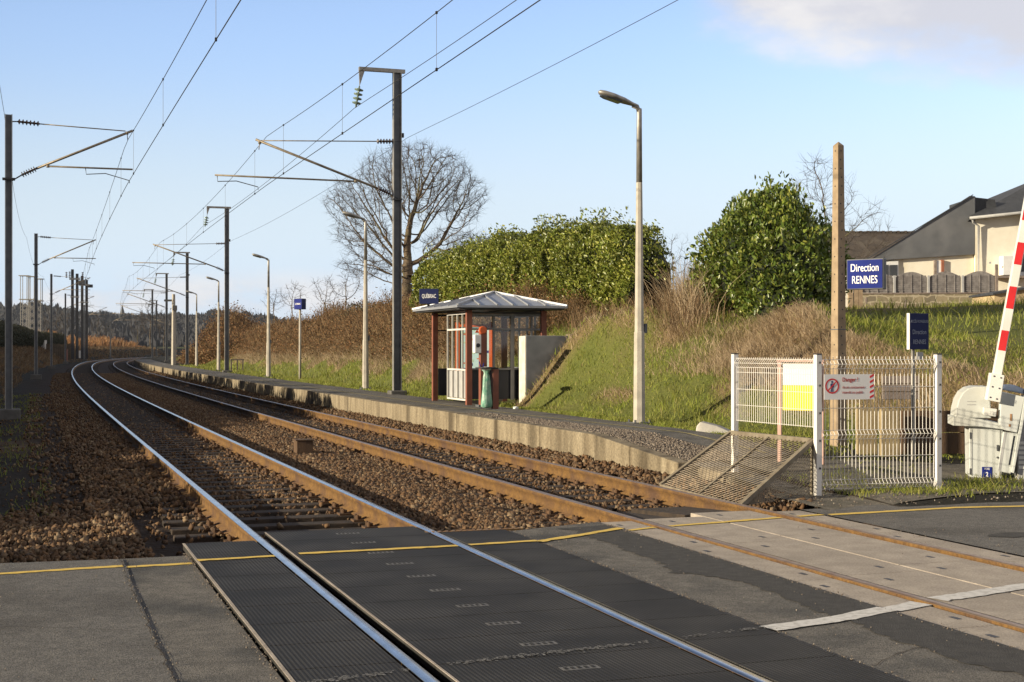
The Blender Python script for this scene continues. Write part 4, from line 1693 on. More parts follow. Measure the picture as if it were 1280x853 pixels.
# ---------------------------------------------------------------- passenger shelter
def shelter():
    s0, s1, n0, n1 = 30.9, 33.7, 6.72, 8.5
    t = tthing('passenger_shelter', 'small open station shelter with red posts, glass panes and a grey hipped metal roof', 'shelter', s0, n0, PZ)
    D, Wd = s1 - s0, n1 - n0
    zt = 2.12
    for (x, y) in ((0, 0), (0, D), (Wd, 0), (Wd, D)):
        MB().box((x, y, zt / 2 - .05), (.13, .11, zt + .1)).build('post', M['redpost'], t, bevel=.006)
    b = MB()
    for (x, y) in ((0, 0), (0, D), (Wd, 0), (Wd, D)):
        b.box((x, y, zt + .02), (.05, .05, .10))
    b.bar((0, 0, zt - .05), (Wd, 0, zt - .05), .05, .05)
    b.bar((0, D, zt - .05), (Wd, D, zt - .05), .05, .05)
    b.bar((Wd, 0, zt - .05), (Wd, D, zt - .05), .05, .05)
    b.bar((.07, D, zt - .42), (Wd - .07, D, zt - .42), .035, .035)
    b.bar((0, 0, zt + .02), (0, D, zt + .02), .05, .05)
    b.bar((Wd, 0, zt + .02), (Wd, D, zt + .02), .05, .05)
    b.bar((0, 0, zt + .025), (Wd, 0, zt + .025), .05, .05)
    b.bar((0, D, zt + .025), (Wd, D, zt + .025), .05, .05)
    b.bar((Wd / 2, 0, zt + .015), (Wd / 2, D, zt + .015), .04, .04)
    b.build('roof_frame', M['dark_steel'], t)
    # roof
    ov = .40
    x0, x1, y0, y1, ze = -ov - .02, Wd + ov, -.5, D + .52, zt + .10
    ax, ay, az_ = Wd / 2 + .17, D / 2 + .0, ze + .37
    b = MB()
    th = .05
    b.add([(x0, y0, ze), (x1, y0, ze), (x1, y1, ze), (x0, y1, ze), (ax, ay, az_), (x0, y0, ze - th), (x1, y0, ze - th), (x1, y1, ze - th), (x0, y1, ze - th)],
          [(0, 1, 4), (1, 2, 4), (2, 3, 4), (3, 0, 4), (0, 5, 6, 1), (1, 6, 7, 2), (2, 7, 8, 3), (3, 8, 5, 0), (5, 8, 7, 6)])
    ro = b.build('roof', M['zinc'], t)
    b = MB()
    A = Vector((ax, ay, az_ + .015))
    cor = [Vector((x0, y0, ze + .015)), Vector((x1, y0, ze + .015)), Vector((x1, y1, ze + .015)), Vector((x0, y1, ze + .015))]
    for c in cor:
        b.bar(c, A, .05, .035)
    for i in range(4):
        p, q = cor[i], cor[(i + 1) % 4]
        for u in (.2, .36, .5, .64, .8):
            e = p + (q - p) * u
            w = 2 * min(u, 1 - u)
            m_ = (p + (q - p) * .5)
            top = e + (A - m_) * w if True else A
            b.bar(e, e + (A - m_) * (w * .98), .028, .03)
    b.build('standing_seam', M['zinc'], ro)
    # dark eave soffit line
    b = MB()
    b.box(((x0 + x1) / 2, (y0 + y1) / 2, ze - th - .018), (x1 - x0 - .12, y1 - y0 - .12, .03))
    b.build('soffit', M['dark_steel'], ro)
    # front glass screen with light frame
    ya, yb = .08, D * .60
    b = MB()
    zs = (.10, .78, zt - .42, zt - .06)
    for z in zs:
        b.bar((0, ya, z), (0, yb, z), .04, .04)
    for u in (0, .25, .5, .75, 1):
        y = ya + (yb - ya) * u
        b.box((0.003, y, (zs[0] + zs[3]) / 2), (.036, .03, zs[3] - zs[0]))
    fr = b.build('front_screen', M['frameloite'], t)
    MB().box((.03, (ya + yb) / 2, (zs[1] + zs[3]) / 2), (.006, yb - ya - .05, zs[3] - zs[1] - .04)).build('pane', M['glass'], fr)
    MB().box((.035, (ya + yb) / 2, (zs[0] + zs[1]) / 2), (.008, yb - ya - .06, zs[1] - zs[0] - .06)).build('lower_panel', M['framegrey'], fr)
    # end screen towards the camera
    b = MB()
    for z in (.80, zt - .42, zt - .10):
        b.bar((.08, 0, z), (Wd - .08, 0, z), .04, .04)
    for u, w in ((.33, .05), (.58, .085), (.84, .045)):
        b.box((Wd * u, .004, (.1 + zt - .1) / 2), (w, .045, zt - .2))
    e = b.build('end_screen', M['framedark'], t)
    MB().box((Wd / 2, .035, (.8 + zt - .1) / 2), (Wd - .15, .006, zt - .95)).build('pane', M['glass'], e)
    MB().box((Wd / 2, .05, .45), (Wd - .14, .02, .66)).build('lower_panel', M['navy'], e)
    # back and far end
    b = MB()
    for z in (.80, zt - .42, zt - .10):
        b.bar((Wd, .08, z), (Wd, D - .08, z), .04, .04)
    for u in (.2, .4, .6, .8):
        b.box((Wd + .003, D * u, (.1 + zt - .1) / 2), (.045, .04, zt - .2))
    e = b.build('back_screen', M['framedark'], t)
    b = MB()
    b.box((Wd - .05, D / 2, .45), (.02, D - .14, .66))
    b.build('lower_panel', M['navy'], e)
    MB().box((Wd / 2, D - .05, .45), (Wd - .14, .02, .66)).build('far_panel', M['navy'], t)
    # bench
    b = MB()
    b.box((Wd - .35, D / 2, .45), (.42, D - .5, .05))
    for y in (.5, D - .5):
        b.box((Wd - .35, y, .2), (.3, .05, .42))
    b.build('bench', M['greywood'], t)
    # notice board in an orange red frame on the far end
    pz0, pz1 = .60, 1.82
    px0, px1 = .50, 1.34
    b = MB()
    for (a, c) in (((px0, pz0), (px1, pz0)), ((px0, pz1), (px1, pz1))):
        b.bar((a[0] - .05, D - .12, a[1]), (c[0] + .05, D - .12, c[1]), .10, .06)
    for x in (px0, px1):
        b.box((x, D - .12, (pz0 + pz1) / 2), (.11, .065, pz1 - pz0 + .16))
    pc = Vector(((px0 + px1) / 2, D - .30, 0))
    Rn = Matrix.Translation(pc) @ Matrix.Rotation(rad(-30), 4, 'Z') @ Matrix.Translation(-Vector(((px0 + px1) / 2, D - .115, 0)))
    nb = b.build('notice_board', M['orange'], t)
    nb.matrix_local = Rn
    MB().box(((px0 + px1) / 2, D - .115, (pz0 + pz1) / 2), (px1 - px0, .03, pz1 - pz0)).build('poster', M['poster'], nb)
    b = MB()
    r = np.random.default_rng(12)
    for k in range(34):
        x, z = r.uniform(px0 + .1, px1 - .1), r.uniform(pz0 + .1, pz1 - .1)
        b.box((x, D - .133, z), (r.uniform(.04, .16), .004, r.uniform(.02, .07)), mi=int(r.integers(0, 3)))
    b.build('map_print', [M['poster_g'], M['signblue'], M['orange']], nb)
    # orange bars seen inside
    MB().box((Wd * .50, D - .10, 1.2), (.06, .05, 1.7)).build('inner_post', M['orange'], t)
    # name board on the roof edge
    b = MB()
    c = Vector((x0 + .12, D - .55, ze + .29))
    rt = Matrix.Rotation(rad(-19), 3, 'Z')
    b.box(c, (.46, .05, .36), rt)
    nm = b.build('name_board', M['darkblue'], t, bevel=.006)
    text('lettering', 'QUÉBRIAC', .13, M['signtext'], nm, c + rt @ Vector((0, -.03, 0)), (rad(90), 0, rad(-19)), .54, bold=.002)
    b = MB()
    b.box(c + Vector((0, .05, -.26)), (.05, .05, .22))
    b.build('board_bracket', M['dark_steel'], nm)
    return t


shelter()

# ticket validator post
s_, n_ = 29.8, 6.70
t = tthing('ticket_post', 'red post with a white box and an orange disc, in front of the shelter panes', 'ticket machine', s_, n_, PZ)
MB().box((0, 0, .85), (.15, .14, 1.75)).build('post', M['redpost'], t, bevel=.006)
b = MB()
b.box((-.15, -.05, 1.36), (.15, .16, .40))
vb = b.build('white_box', M['white_sign'], t, bevel=.015)
MB().lathe((-.15, -.132, 1.33), [(.045, 0), (.045, .012), (.03, .018)], (0, -1, 0), 14).build('dial', M['navy'], vb)
MB().prism([(-.195, -.06, 1.60), (-.105, -.06, 1.60), (-.15, -.06, 1.68)], (0, .008, 0)).build('triangle_mark', M['orange'], vb)
MB().lathe((-.03, -.06, 1.66), [(.085, 0), (.085, .05), (.07, .06)], (0, -1, 0), 20).build('disc', M['orange'], t)
MB().poly([(-.12, -.12, .98), (-.1, -.14, .88), (-.03, -.1, .84), (.0, -.06, .95)], .012, 6).build('cable', M['signblue'], t)
MB().box((0, 0, .02), (.26, .26, .05)).build('base_plate', M['galv'], t)

# litter bin: short red post, tray and a hanging green sack
t = tthing('litter_bin', 'litter stand with a pale green see-through bag on a dark ring and short red post', 'litter bin', 28.72, 6.62, PZ)
MB().box((0, 0, .4), (.13, .12, .86)).build('post', M['redpost'], t, bevel=.006)
b = MB()
b.lathe((-.20, 0, .84), [(.10, 0), (.22, .012), (.22, .03), (.17, .035)], k=20)
b.box((-.08, 0, .845), (.3, .05, .03))
b.build('ring', M['dark_steel'], t)
prof = []
k = 20
v, f = [], []
secs = [(.80, .12), (.77, .085), (.73, .06), (.66, .085), (.55, .10), (.40, .115), (.25, .14), (.12, .165), (.03, .16), (.0, .09)]
r_ = np.random.default_rng(2)
ph = r_.uniform(0, 6, 4)
for (z, rr) in secs:
    for j in range(k):
        a = 2 * math.pi * j / k
        w = .72 * rr * (1 + .16 * math.sin(3 * a + ph[0] + z * 4) + .12 * math.sin(7 * a + ph[1] - z * 3))
        v.append((-.19 + w * math.cos(a), w * math.sin(a), z + .02))
for i in range(len(secs) - 1):
    for j in range(k):
        a, c = i * k + j, i * k + (j + 1) % k
        f.append((a, c, c + k, a + k))
f += [tuple(range(k))[::-1], tuple(range((len(secs) - 1) * k, len(secs) * k))]
MB().add(v, f).build('bag', M['bag'], t, True)
MB().lathe((-.19, 0, .86), [(.09, -.05), (.12, .0), (.05, .02)], k=12).build('bag_knot', M['white_sign'], t, True)

# grey wall beside the shelter
t = tthing('retaining_wall', 'grey concrete wing wall beside the shelter, its narrow end bright in the sun', 'concrete wall', 30.3, 7.87, PZ)
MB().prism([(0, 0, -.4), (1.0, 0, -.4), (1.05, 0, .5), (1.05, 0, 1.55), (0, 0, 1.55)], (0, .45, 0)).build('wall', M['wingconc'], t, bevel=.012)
MB().box((-.008, .22, .55), (.012, .43, 1.98)).build('sunlit_end', M['sunlit_concrete'], t)  # thin slab that paints the end as lit by the sun
MB().box((1.08, .04, 1.46), (.14, .3, .26)).build('cap_block', M['wallconc'], t, bevel=.02)
# small rubbish and white lump
t = tthing('litter', 'small crumpled white paper on the grass right of the litter bin', 'litter', 28.6, 7.05, .36)
b = MB()
v, f = ico()
b.add([tuple(p * np.array([.07, .06, .05]) * (1 + .3 * math.sin(9 * p[0] + 4 * p[2]))) for p in v], [tuple(q) for q in f]).build('crumpled_paper', M['white_sign'], t)
t = tthing('marker_box', 'small white topped box against the foot of the platform wall', 'marker', 31.2, 4.98, -.2)
MB().box((0, 0, .06), (.22, .3, .14)).build('box_body', M['dark_steel'], t, bevel=.01)
MB().box((-.113, 0, .10), (.006, .22, .06)).build('white_face', M['white_sign'], t)
t = tthing('cable_box', 'rusty brown steel box on the ballast between the two tracks', 'cable box', 24.35, 1.78, -.1)
MB().box((0, 0, .05), (.28, .30, .22)).build('box_body', M['wood'], t, bevel=.012)
MB().box((0, 0, .17), (.32, .34, .02)).build('lid', M['wood'], t, bevel=.004)

# ---------------------------------------------------------------- concrete pole and the direction sign on it
Yp = 19.9
pb = at(1048, 570, Yp)
t = thing('concrete_pole', 'tall square concrete pole with rows of holes, behind the white mesh fence', 'pole', (pb.x, pb.y, 0), rad(28))
Hp = at(1048, 177, Yp).z
b = MB()
w0, w1 = .090, .055
q = [(-w0, -w0, -.3), (w0, -w0, -.3), (w0, w0, -.3), (-w0, w0, -.3)]
e = [(-w1, -w1, Hp - .06), (w1, -w1, Hp - .06), (w1, w1, Hp - .06), (-w1, w1, Hp - .06)]
b.add(q + e + [(0, 0, Hp)], [(3, 2, 1, 0), (0, 1, 5, 4), (1, 2, 6, 5), (2, 3, 7, 6), (3, 0, 4, 7), (4, 5, 8), (5, 6, 8), (6, 7, 8), (7, 4, 8)])
b.build('pole', M['postconc'], t, bevel=.006)
b = MB()
for i in range(24):
    z = Hp - .14 - .125 * i
    w = w1 + (w0 - w1) * (Hp - z) / (Hp + .3)
    b.lathe((.0 + .012 * math.sin(i * 5), -w + .004, z), [(.011, 0), (.011, .0055)], (0, -1, 0), 8)
    if i % 2 == 0:
        b.lathe((-w + .004, 0, z), [(.011, 0), (.011, .0055)], (-1, 0, 0), 8)
b.build('bolt_holes', M['navy'], t)
zb = at(1048, 412, Yp).z
w = w1 + (w0 - w1) * (Hp - zb) / (Hp + .3) + .004
b = MB()
b.box((0, 0, zb), (2 * w, 2 * w, .014))
b.build('strap', M['galv'], t)


def sign_frame(px0, px1, py0, py1, Y):
    a, c = at(px0, py1, Y), at(px1, py0, Y)
    return (a + c) / 2, c.x - a.x, c.z - a.z


c, w, h = sign_frame(1058, 1108, 324, 362, 19.75)
rz = rad(-36)
t = thing('direction_sign', 'bright blue sign reading Direction RENNES on the side of the concrete pole', 'sign', c, rz)
Wn, Hn, Dp = .545, .43, .115
MB().box((0, 0, 0), (Wn, Dp, Hn)).build('sign_case', M['galv'], t, bevel=.008)
MB().box((0, -Dp / 2 - .004, 0), (Wn - .03, .008, Hn - .03)).build('sign_face', M['signblue'], t)
text('lettering', 'Direction', .155, M['signtext'], t, (0, -Dp / 2 - .010, .085), (rad(90), 0, 0), .70, bold=.0006)
text('lettering', 'RENNES', .155, M['signtext'], t, (0, -Dp / 2 - .010, -.085), (rad(90), 0, 0), .68, bold=.0006)
b = MB()
for z in (.14, -.17):
    b.box((-Wn / 2 - .035, .03, z), (.12, .05, .05))
    b.box((-Wn / 2 - .09, .03, z), (.03, .10, .07))
b.build('bracket', M['galv'], t)

# second sign: access to the platforms
c, w, h = sign_frame(1133, 1162, 392, 437, 18.4)
gzv = .12
t = thing('access_sign', 'navy blue sign with dim lettering on a thin white post behind the mesh fence', 'sign', (c.x, c.y, gzv), rad(26))
zc = c.z - gzv
Wn, Hn = .325, .475
MB().box((0, 0, zc), (Wn, .05, Hn)).build('sign_panel', M['darkblue'], t, bevel=.004)
MB().box((-Wn / 2 - .002, 0, zc), (.006, .052, Hn)).build('sunlit_edge', M['white_sign'], t)  # white strip paints the sun on the left edge
text('lettering', 'ACCÈS VOYAGEURS', .052, M['dimtext'], t, (0, -.028, zc + .13), (rad(90), 0, 0), .62)
text('lettering', 'Direction', .085, M['dimtext'], t, (0, -.028, zc - .01), (rad(90), 0, 0), .72)
text('lettering', 'RENNES', .085, M['dimtext'], t, (0, -.028, zc - .14), (rad(90), 0, 0), .72)
b = MB()
b.box((-.06, .03, (zc - Hn / 2) / 2), (.035, .035, zc - Hn / 2 + .2))
b.build('post', M['galv_light'], t)
MB().box((.03, -.0, zc - Hn / 2 - .085), (.10, .02, .10)).build('small_plate', M['framegrey'], t)

# ---------------------------------------------------------------- white mesh fence: post A, post B, post C
PA, PB, PC = at(918.5, 600, 16.8), at(1022, 622, 15.23), at(1172, 606, 15.6)
HT = 1.535
t = thing('mesh_fence', 'white welded mesh fence, two panels meeting at a corner post beside the crossing', 'fence', (PB.x, PB.y, 0), 0)
for p in (PA, PB, PC):
    l = Vector((p.x - PB.x, p.y - PB.y, 0))
    d = rad(19) if p is not PB else rad(19)
    R = Matrix.Rotation(d, 3, 'Z')
    b = MB()
    b.box((l.x, l.y, HT / 2 - .05), (.066, .066, HT + .1), R)
    po = b.build('post', M['white'], t, bevel=.004)
    MB().box((l.x, l.y, HT + .006), (.07, .07, .014), R).build('cap', M['dark_steel'], po, bevel=.003)


def mesh_panel(a, c, z0, z1, folds, hz, spacing=.05, hang=.045):
    """welded panel from a to c with folded beams"""
    a, c = Vector((a.x - PB.x, a.y - PB.y, 0)), Vector((c.x - PB.x, c.y - PB.y, 0))
    d = (c - a)
    Ln = d.length
    d = d.normalized()
    a = a + d * .05
    Ln -= .10
    nrm = Vector((d.y, -d.x, 0))
    if nrm.y > 0:
        nrm = -nrm
    zs = [(z0, 0)]
    for f in folds:
        zs += [(f - .05, 0), (f, hang), (f + .05, 0)]
    zs += [(z1, 0)]
    zs = sorted(z for z in zs if z0 <= z[0] <= z1)
    b = MB()
    k = int(Ln / spacing) + 1
    for i in range(k):
        p = a + d * (Ln * i / (k - 1))
        b.poly([p + nrm * o + Vector((0, 0, z)) for z, o in zs], .0030, 4, caps=False)
    for z in hz:
        o = 0
        for f in folds:
            o = max(o, hang * max(0, 1 - abs(z - f) / .05))
        b.tube(a + nrm * (o + .005) + Vector((0, 0, z)), a + d * Ln + nrm * (o + .005) + Vector((0, 0, z)), .0028, .0028, 4)
    return b


mesh_panel(PA, PB, .735, 1.50, [1.43], [.745, .93, 1.12, 1.32, 1.38, 1.43, 1.48], .045).build('mesh_panel', M['white'], t)
mesh_panel(PB, PC, .05, 1.515, [.12, .66, 1.43], [.07, .12, .17, .42, .61, .66, .71, .95, 1.18, 1.38, 1.43, 1.48], .045).build('mesh_panel', M['white'], t)
b = MB()
for p in (PA, PB, PC):
    for z in (.3, .6, .9, 1.2, 1.45):
        b.box((p.x - PB.x + .02, p.y - PB.y - .032, z), (.02, .012, .02))
b.build('clip', M['dark_steel'], t)

# danger sign on the mesh
dBC = Vector((PC.x - PB.x, PC.y - PB.y, 0)).normalized()
aBC = math.atan2(dBC.y, dBC.x)
c0 = Vector((PB.x, PB.y, 0)) + dBC * .345
zs_ = at(1060, 484, 15.2).z
t = thing('danger_sign', 'white Danger sign forbidding access, fixed to the mesh fence beside the corner post', 'sign', (c0.x, c0.y, zs_), aBC)
y0 = -.062
SWd, SHt = .60, .275
MB().box((0, y0, 0), (SWd, .006, SHt)).build('sign_panel', M['white_sign'], t)
b = MB()
for i in range(5):
    z = -SHt / 2 + .02 + i * .056
    b.prism([(SWd / 2 - .052, y0 - .0045, z - .012), (SWd / 2 - .004, y0 - .0045, z + .012), (SWd / 2 - .004, y0 - .0045, z + .036), (SWd / 2 - .052, y0 - .0045, z + .012)], (0, .001, 0))
b.build('warning_stripes', M['red'], t)
b = MB()
k = 32
cx_, R1, R2 = -.205, .083, .067
vs, fs = [], []
for i in range(k):
    a = 2 * math.pi * i / k
    for rr in (R1, R2):
        vs.append((cx_ + rr * math.cos(a), y0 - .005, .01 + rr * math.sin(a)))
for i in range(k):
    j = (i + 1) % k
    fs.append((2 * i, 2 * j, 2 * j + 1, 2 * i + 1))
b.add(vs, fs)
b.bar((cx_ - .052, y0 - .0065, .01 - .052), (cx_ + .052, y0 - .0065, .01 + .052), .014, .001, up=(0, 1, 0))
b.build('prohibition_ring', M['red'], t)
b = MB()
b.lathe((cx_, y0 - .0035, .055), [(.012, 0), (.012, .0012)], (0, -1, 0), 12)
b.box((cx_, y0 - .0041, .018), (.026, .0012, .044))
b.box((cx_ - .017, y0 - .0041, .015), (.008, .0012, .04))
b.box((cx_ + .017, y0 - .0041, .015), (.008, .0012, .04))
b.box((cx_ - .008, y0 - .0041, -.028), (.010, .0012, .05))
b.box((cx_ + .008, y0 - .0041, -.028), (.010, .0012, .05))
b.build('walking_figure', M['navytext'], t)
text('lettering', 'Danger !', .062, M['redtext'], t, (-.085, y0 - .005, .078), (rad(90), 0, 0), .88, .0005, 'LEFT', .001)
text('lettering', 'Accès strictement', .040, M['redtext'], t, (-.085, y0 - .005, -.005), (rad(90), 0, 0), .92, .0005, 'LEFT')
text('lettering', 'interdit au public', .040, M['redtext'], t, (-.085, y0 - .005, -.06), (rad(90), 0, 0), .92, .0005, 'LEFT')

# white and yellow boards on pink posts, behind the left panel
Yb = 17.8
c, w, h = sign_frame(979, 1027, 454, 513, Yb)
t = thing('notice_board', 'blank board, white above and yellow below, on pinkish posts behind the left mesh panel', 'notice board', (c.x, c.y, .1), rad(-26))
zc = c.z - .1
MB().box((0, -.02, zc + .155), (w, .02, .275)).build('white_panel', M['white_sign'], t)
MB().box((0, -.02, zc - .145), (w, .02, .315)).build('yellow_panel', M['yellow'], t)
for x in (-w / 2 - .055, w / 2 + .0):
    MB().box((x, .02, (zc + .33) / 2 - .1), (.045, .05, zc + .53)).build('post', M['pink'], t)
b = MB()
b.box((-.03, .02, zc + .33), (w + .12, .05, .03))
b.build('top_bar', M['pink'], t)

# sloping mesh guard between the fence and the rail
t = tthing('trespass_guard', 'sloping rusty expanded metal guard in a steel frame, between the white fence and the rail', 'mesh guard', 15.0, 5.0, 0)
inv = parent_inv(t)


def gl_(px, py, Y):
    return inv @ at(px, py, Y)


hiA, hiB = gl_(914, 541, 16.75), gl_(1016, 551, 15.3)
loA, loB = gl_(826, 607, 16.3), gl_(926, 632, 14.45)
hiM, loM = (hiA + hiB) / 2, (loA + loB) / 2
b = MB()
for p, q in ((loA, hiA), (loB, hiB)):
    b.bar(p, q, .05, .05)
b.bar(hiA, hiB, .05, .05)
b.bar(loM, hiM, .03, .03)
b.bar(loA, loB, .03, .03)
fb = Vector((hiB.x, hiB.y, -.02))
b.bar(hiB, fb, .04, .04)
b.build('frame', pmat('weathered_frame', (.22, .19, .14), (.15, .12, .085), 9, .8), t)


def expanded(p00, p10, p01, p11, nx, ny, wd, mi=0, clip=None):
    """expanded metal: zigzag strands across a four sided patch"""
    vs, fs = [], []

    def P(u, v):
        return (p00 * (1 - u) + p10 * u) * (1 - v) + (p01 * (1 - u) + p11 * u) * v
    b = MB()
    for j in range(ny):
        pts = []
        for i in range(nx + 1):
            v = (j + (.5 if (i % 2 == 0) else -.0) + (.0 if j % 2 == 0 else .0)) / ny
            v = (j + .5 + (.46 if (i + j) % 2 else -.46)) / ny
            u = i / nx
            if clip and not clip(u, v):
                if len(pts) > 1:
                    b.poly(pts, wd, 3, caps=False)
                pts = []
                continue
            pts.append(P(u, min(max(v, 0), 1)))
        if len(pts) > 1:
            b.poly(pts, wd, 3, caps=False)
    return b


expanded(loA, loB, hiA, hiB, 44, 34, .0042).build('sloping_mesh', M['bracket'], t)
expanded(loB, fb, loB, hiB, 30, 26, .0042, clip=None).build('side_mesh', M['bracket'], t)

# retaining boards and low brown plank wall behind the fence
t = thing('retaining_boards', 'row of upright tan boards holding back the bank behind the right mesh panel', 'retaining boards', at(1085, 575, 18.9), 0)
o0 = at(1085, 575, 18.9)
for (xa, xb, ya, yb, Y) in ((1071, 1097, 511, 574, 18.9), (1101, 1125, 512, 579, 18.7)):
    a, c = at(xa, yb, Y) - o0, at(xb, ya, Y) - o0
    MB().box(((a.x + c.x) / 2, a.y + .04, (a.z + c.z) / 2 - .1), (c.x - a.x, .08, c.z - a.z + .2), Matrix.Rotation(rad(4), 3, 'Z')).build('board', M['tanwood'], t, bevel=.006)
t = thing('plank_wall', 'low dark brown plank wall running behind the fence to the barrier', 'plank wall', at(1128, 584, 18.9), rad(2))
for i, (za, zc2) in enumerate(((-.25, .16), (.165, .46), (.465, .76))):
    MB().box((1.35, .06 - .004 * i, (za + zc2) / 2), (2.7, .06, zc2 - za - .006)).build('plank', M['wood'], t, bevel=.006)
b = MB()
for x in (.02, .9, 1.8, 2.66):
    b.box((x, .13, .25), (.09, .09, 1.0))
b.build('stake', M['wood'], t)
t = thing('weathered_board', 'grey weathered board leaning on the bank behind the right mesh panel', 'board', at(1126, 484, 19.6), rad(3))
for i in range(3):
    MB().box((0, 0, -.12 + .11 * i), (.52, .03, .105), Matrix.Rotation(rad(-10), 3, 'X')).build('plank', M['greywood'], t, bevel=.004)
t = thing('stone_block', 'broken white concrete block lying on the grass left of the mesh fence', 'concrete block', at(893, 541, 21.6), rad(-18))
MB().prism([(-.28, -.12, -.06), (.30, -.12, -.10), (.32, -.12, .0), (.06, -.12, .11), (-.20, -.12, .17), (-.26, -.12, .1)], (0, .26, 0)).build('block', M['grayconc'], t, bevel=.02)
t = thing('kerb_stone', 'low pale kerb stone in front of the barrier cabinet', 'kerb', at(1208, 607, 16.4), rad(6))
MB().box((0, 0, -.01), (.62, .16, .10)).build('stone', M['grayconc'], t, bevel=.02)

# ---------------------------------------------------------------- level crossing barrier
YB = 16.7
K = YB / F


def bl(px, py, dy=0.0):
    return Vector(((px - 1230) * K, dy, (604 - py) * K))


t = thing('crossing_barrier', 'grey level crossing barrier cabinet with its red and white striped boom raised', 'barrier', (at(1230, 604, YB).x, YB, 0), rad(-11))
MB().prism([bl(1213, 604), bl(1251, 606), bl(1253, 533), bl(1212, 532)], (0, .42, 0)).build('cabinet', M['barrier'], t, bevel=.01)
b = MB()
b.box(bl(1249, 566, -.002), (.006, .004, .55))
b.build('door_seam', M['framegrey'], t)
b = MB()
b.box(bl(1215.5, 566, -.002), (.006, .004, .55))
b.build('door_seam', M['framegrey'], t)
b = MB()
b.box(bl(1246, 560, -.008), (.02, .016, .07))
b.lathe(bl(1246, 572, 0), [(.012, 0), (.012, .012)], (0, -1, 0), 10)
b.build('lock', M['galv'], t)
b = MB()
for z_ in (545, 590):
    b.tube(bl(1213.5, z_ - 4, -.006), bl(1213.5, z_ + 4, -.006), .008, .008, 8)
b.build('hinge', M['galv'], t)
MB().box(bl(1230, 606, .2) + Vector((0, 0, -.02)), (.44, .52, .08)).build('base_slab', M['grayconc'], t, bevel=.01)
pl = MB().box(bl(1233.5, 590.5, -.0035), (.115, .005, .125)).build('number_plate', M['signblue'], t)
text('lettering', 'VOIE', .036, M['signtext'], pl, bl(1233.5, 586.5, -.007), (rad(90), 0, 0), .8, .0006)
text('lettering', '2', .075, M['signtext'], pl, bl(1233.5, 593.5, -.007), (rad(90), 0, 0), .8, .0006, bold=.002)
hood = [bl(1195, 523, -.06), bl(1196, 512, -.06), bl(1199, 500, -.06), bl(1204, 491, -.06), bl(1211, 485.5, -.06), bl(1219, 483.5, -.06), bl(1236, 483.5, -.06), bl(1238, 523, -.06)]
MB().prism(hood, (0, .55, 0)).build('hood', M['barrier'], t, bevel=.012)
MB().prism([bl(1192, 521, -.075), bl(1226, 524, -.075), bl(1252, 530, -.075), bl(1252, 536.5, -.075), bl(1226, 533.5, -.075), bl(1192, 532.5, -.075)], (0, .57, 0)).build('hood_rim', M['barrier'], t, bevel=.006)
gr_ = MB()
for z in (502, 506):
    gr_.box(bl(1214, z, -.062), (.10, .004, .008))
gr_.build('louvre', M['framegrey'], t)
# drive housing on the right, tilted with the boom
MB().prism([bl(1248, 489, -.16), bl(1276, 496, -.16), bl(1267, 540, -.16), bl(1252, 537, -.16), bl(1246, 530, -.16)], (0, .14, 0)).build('drive_housing', M['barrier'], t, bevel=.01)
MB().prism([bl(1276, 494, -.17), bl(1279.5, 496, -.17), bl(1263, 590, -.17), bl(1260, 589, -.17)], (0, .3, 0)).build('counterweight_plate', M['barrier'], t, bevel=.004)
MB().prism([bl(1251, 539, -.13), bl(1268, 541, -.13), bl(1260, 591, -.13), bl(1245, 588, -.13)], (0, .06, 0)).build('counterweight_arm', M['barrier'], t, bevel=.008)
MB().prism([bl(1263, 544, -.134), bl(1265, 544, -.134), bl(1259, 580, -.134), bl(1257, 580, -.134)], (0, .003, 0)).build('slot', M['navy'], t)
MB().prism([bl(1252, 540, -.132), bl(1255, 540, -.132), bl(1248, 587, -.132), bl(1245, 587, -.132)], (0, .003, 0)).build('gap_shadow_strip', M['framegrey'], t)
MB().box(bl(1284, 556, .15), (.30, .5, .82)).build('side_cabinet', M['framegrey'], t, bevel=.01)
b = MB()
for z in range(6):
    b.box(bl(1280, 553 + 6 * z, -.103), (.2, .004, .035))
b.build('side_louvre', M['barrier_w'], t)
MB().prism([bl(1250, 487, .2), bl(1258, 482.5, .2), bl(1270, 482, .2), bl(1284, 488, .2), bl(1284, 494, .2)], (0, .4, 0)).build('cover', M['tarp'], t, bevel=.02)
b = MB()
b.box(bl(1259.5, 521, -.164), (.02, .004, .08))
b.box(bl(1258, 531, -.164), (.02, .004, .03))
b.build('rust_streak', M['rustspot'], t)
text('lettering', '2', .05, M['framegrey'], t, bl(1264.5, 502, -.164), (rad(90), 0, 0), 1, .0006)
text('lettering', '20', .045, M['framegrey'], t, bl(1236, 515, -.20), (rad(90), 0, 0), 1, .0006)
MB().prism([bl(1227.5, 509, -.175), bl(1243, 511, -.175), bl(1241.5, 520.5, -.175), bl(1227, 518, -.175)], (0, .1, 0)).build('clamp_plate', M['barrier_w'], t, bevel=.004)
MB().prism([bl(1234.5, 466, -.27), bl(1250.5, 469, -.27), bl(1245.5, 502.5, -.27), bl(1229.5, 499.5, -.27)], (0, .19, 0)).build('boom_bracket', M['barrier_w'], t, bevel=.006)
b = MB()
for (x, y) in ((1238, 470), (1246, 472), (1236, 483), (1244, 485), (1233.5, 496), (1241, 498)):
    b.lathe(bl(x, y, -.27), [(.010, 0), (.010, .006), (.006, .009)], (0, -1, 0), 8)
b.build('bolt', M['galv'], t)
# boom
dirb = (bl(1264.2 + 4.4, 320) - bl(1244.8 + 4.6, 430))
dirb.normalize()
ob = bl(1244.8 + 4.6, 430, -.17)
perp = Vector((dirb.z, 0, -dirb.x))
Rb = Matrix((perp, Vector((0, 1, 0)), dirb)).transposed()


